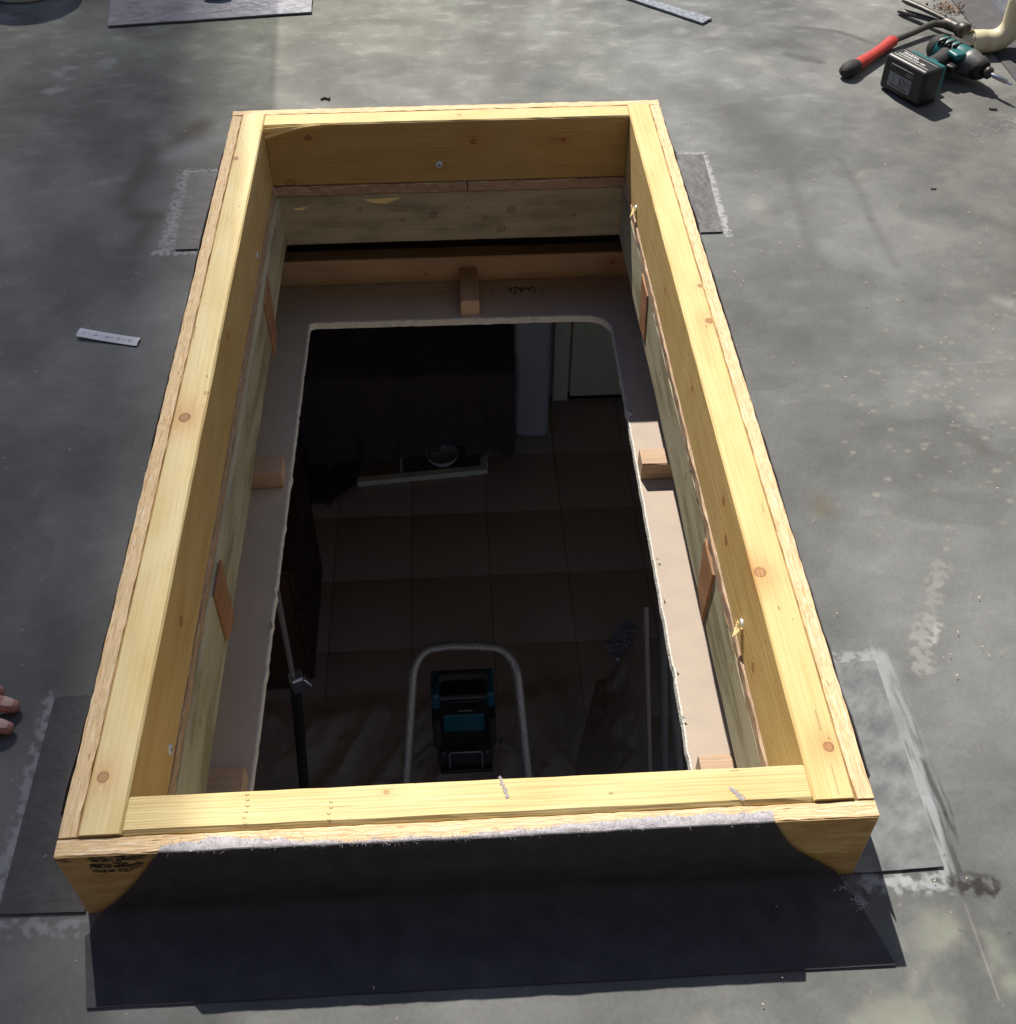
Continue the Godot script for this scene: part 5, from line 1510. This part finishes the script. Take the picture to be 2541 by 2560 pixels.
func person() -> void:
	var t := thing("person", "person kneeling at the left with fingertips resting on the roof beside the dark patch", "person")
	var el := Vector3(-0.905, 0.25, 0.535); var wr := Vector3(-0.692, 0.046, 0.500)
	var shr := Vector3(-1.06, 0.52, 0.52); var shl := Vector3(-1.06, 0.54, 0.16)
	var ch := Vector3(-1.09, 0.53, 0.34); var pv := Vector3(-1.42, 0.42, 0.34); var nk := Vector3(-1.03, 0.63, 0.34)
	var hdc := Vector3(-0.975, 0.735, 0.34)
	var hand := [
		[wr, Vector3(-0.66, 0.040, 0.500), 0.026, 0.026], [Vector3(-0.67, 0.038, 0.490), Vector3(-0.610, 0.030, 0.474), 0.018, 0.013], [Vector3(-0.67, 0.040, 0.498), Vector3(-0.606, 0.033, 0.490), 0.018, 0.013], [Vector3(-0.67, 0.039, 0.508), Vector3(-0.608, 0.031, 0.508), 0.017, 0.013], [Vector3(-0.67, 0.036, 0.516), Vector3(-0.615, 0.027, 0.527), 0.016, 0.012],
		[Vector3(-0.606, 0.031, 0.470), Vector3(-0.576, 0.027, 0.463), 0.0108, 0.0098], [Vector3(-0.576, 0.027, 0.463), Vector3(-0.556, 0.017, 0.460), 0.0098, 0.0088], [Vector3(-0.556, 0.017, 0.460), Vector3(-0.5455, 0.0105, 0.459), 0.0088, 0.0076],
		[Vector3(-0.603, 0.034, 0.487), Vector3(-0.565, 0.031, 0.483), 0.0110, 0.0102], [Vector3(-0.565, 0.031, 0.483), Vector3(-0.540, 0.019, 0.4815), 0.0102, 0.0092], [Vector3(-0.540, 0.019, 0.4815), Vector3(-0.523, 0.0105, 0.481), 0.0092, 0.0080],
		[Vector3(-0.605, 0.032, 0.507), Vector3(-0.566, 0.029, 0.508), 0.0106, 0.0098], [Vector3(-0.566, 0.029, 0.508), Vector3(-0.540, 0.018, 0.509), 0.0098, 0.0088], [Vector3(-0.540, 0.018, 0.509), Vector3(-0.522, 0.0102, 0.510), 0.0088, 0.0077],
		[Vector3(-0.613, 0.027, 0.527), Vector3(-0.586, 0.024, 0.533), 0.0092, 0.0084], [Vector3(-0.586, 0.024, 0.533), Vector3(-0.568, 0.015, 0.537), 0.0084, 0.0075], [Vector3(-0.568, 0.015, 0.537), Vector3(-0.557, 0.009, 0.539), 0.0075, 0.0066],
		[Vector3(-0.668, 0.034, 0.482), Vector3(-0.640, 0.026, 0.456), 0.016, 0.012], [Vector3(-0.640, 0.026, 0.456), Vector3(-0.616, 0.017, 0.443), 0.0118, 0.0105], [Vector3(-0.616, 0.017, 0.443), Vector3(-0.596, 0.0115, 0.437), 0.0105, 0.0085]]
	var body := [
		[el, wr, 0.040, 0.027], [shr, el, 0.052, 0.042], [ch, shr, 0.10, 0.065], [ch, shl, 0.10, 0.065], [ch, pv, 0.125, 0.13], [ch, nk, 0.07, 0.055], [nk, hdc, 0.052, 0.055],
		[hdc, hdc + Vector3(0.025, 0.035, 0), 0.083, 0.078], [hdc + Vector3(0.04, -0.04, 0), hdc + Vector3(0.062, -0.055, 0), 0.055, 0.042], [hdc + Vector3(0.098, -0.005, 0), hdc + Vector3(0.112, -0.022, 0), 0.011, 0.014],
		[hdc + Vector3(0.005, -0.005, 0.078), hdc + Vector3(-0.005, 0.02, 0.084), 0.014, 0.016], [hdc + Vector3(0.005, -0.005, -0.078), hdc + Vector3(-0.005, 0.02, -0.084), 0.014, 0.016],
		[shl, Vector3(-1.17, 0.33, 0.10), 0.052, 0.042], [Vector3(-1.17, 0.33, 0.10), Vector3(-1.12, 0.21, 0.24), 0.040, 0.028], [Vector3(-1.12, 0.21, 0.24), Vector3(-1.06, 0.19, 0.25), 0.026, 0.018],
		[pv + Vector3(0, -0.02, 0.09), Vector3(-1.09, 0.075, 0.46), 0.095, 0.058], [Vector3(-1.09, 0.075, 0.46), Vector3(-1.50, 0.06, 0.46), 0.056, 0.04], [Vector3(-1.50, 0.06, 0.46), Vector3(-1.62, 0.05, 0.46), 0.04, 0.034],
		[pv + Vector3(0, -0.02, -0.09), Vector3(-1.09, 0.075, 0.22), 0.095, 0.058], [Vector3(-1.09, 0.075, 0.22), Vector3(-1.50, 0.06, 0.22), 0.056, 0.04], [Vector3(-1.50, 0.06, 0.22), Vector3(-1.62, 0.05, 0.22), 0.04, 0.034]]
	var st := mb()
	sdf_mesh(st, body, 0.04, 0.0135)
	sdf_mesh(st, hand, 0.006, 0.003)
	obj("body", done(st), mats["skin"], t)
	# nails
	for q in [[Vector3(-0.5500, 0.0215, 0.4580), -0.62, 0.0062], [Vector3(-0.5285, 0.0215, 0.4800), -0.50, 0.0068], [Vector3(-0.5275, 0.0208, 0.5090), -0.48, 0.0064], [Vector3(-0.5615, 0.0178, 0.5375), -0.55, 0.0052]]:
		var nl := mb()
		var bs := Basis(Vector3.BACK, q[1]) * Basis(Vector3.RIGHT, -0.22)
		sheet(nl, 6, 6, func(u: float, v: float) -> Vector3:
			var a := (u - 0.5) * 2.0
			var wv := 1.0 - 0.25 * pow(absf(v - 0.4) * 1.8, 2.0)
			var c: Vector3 = q[0]
			return c + bs * Vector3((v - 0.45) * 0.0160, 0.0012 - 0.0026 * a * a, a * q[2] * wv * 1.08), 0.0006)
		obj("nail", done(nl), mats["nail"], t)
	var sh := mb()
	sdf_mesh(sh, [[ch, shr, 0.112, 0.075], [ch, shl, 0.112, 0.075], [ch, pv + Vector3(0.02, 0.02, 0), 0.138, 0.138], [shr, shr.lerp(el, 0.75), 0.064, 0.058], [shl, Vector3(-1.14, 0.38, 0.12), 0.064, 0.058]], 0.04, 0.016)
	obj("shirt", done(sh), mats["shirt"], t)
	var tr := mb()
	sdf_mesh(tr, [[pv + Vector3(0.03, -0.02, 0), pv + Vector3(-0.02, -0.03, 0), 0.14, 0.14], [pv + Vector3(0, -0.02, 0.09), Vector3(-1.09, 0.078, 0.46), 0.106, 0.070], [Vector3(-1.09, 0.078, 0.46), Vector3(-1.47, 0.066, 0.46), 0.068, 0.054], [pv + Vector3(0, -0.02, -0.09), Vector3(-1.09, 0.078, 0.22), 0.106, 0.070], [Vector3(-1.09, 0.078, 0.22), Vector3(-1.47, 0.066, 0.22), 0.068, 0.054]], 0.03, 0.016)
	obj("trousers", done(tr), mats["trousers"], t)
	for z in [0.46, 0.22]:
		var so := mb()
		sdf_mesh(so, [[Vector3(-1.50, 0.058, z), Vector3(-1.60, 0.055, z), 0.052, 0.050], [Vector3(-1.60, 0.055, z), Vector3(-1.72, 0.045, z), 0.048, 0.038]], 0.02, 0.012)
		obj("boot", done(so), mats["black_grip"], t)
	var hr := mb()
	sdf_mesh(hr, [[hdc + Vector3(-0.02, 0.03, 0), hdc + Vector3(0.03, 0.06, 0), 0.086, 0.074], [hdc + Vector3(-0.04, -0.01, 0), hdc + Vector3(-0.03, 0.03, 0), 0.07, 0.08]], 0.03, 0.010)
	obj("hair", done(hr), mats["hair"], t)
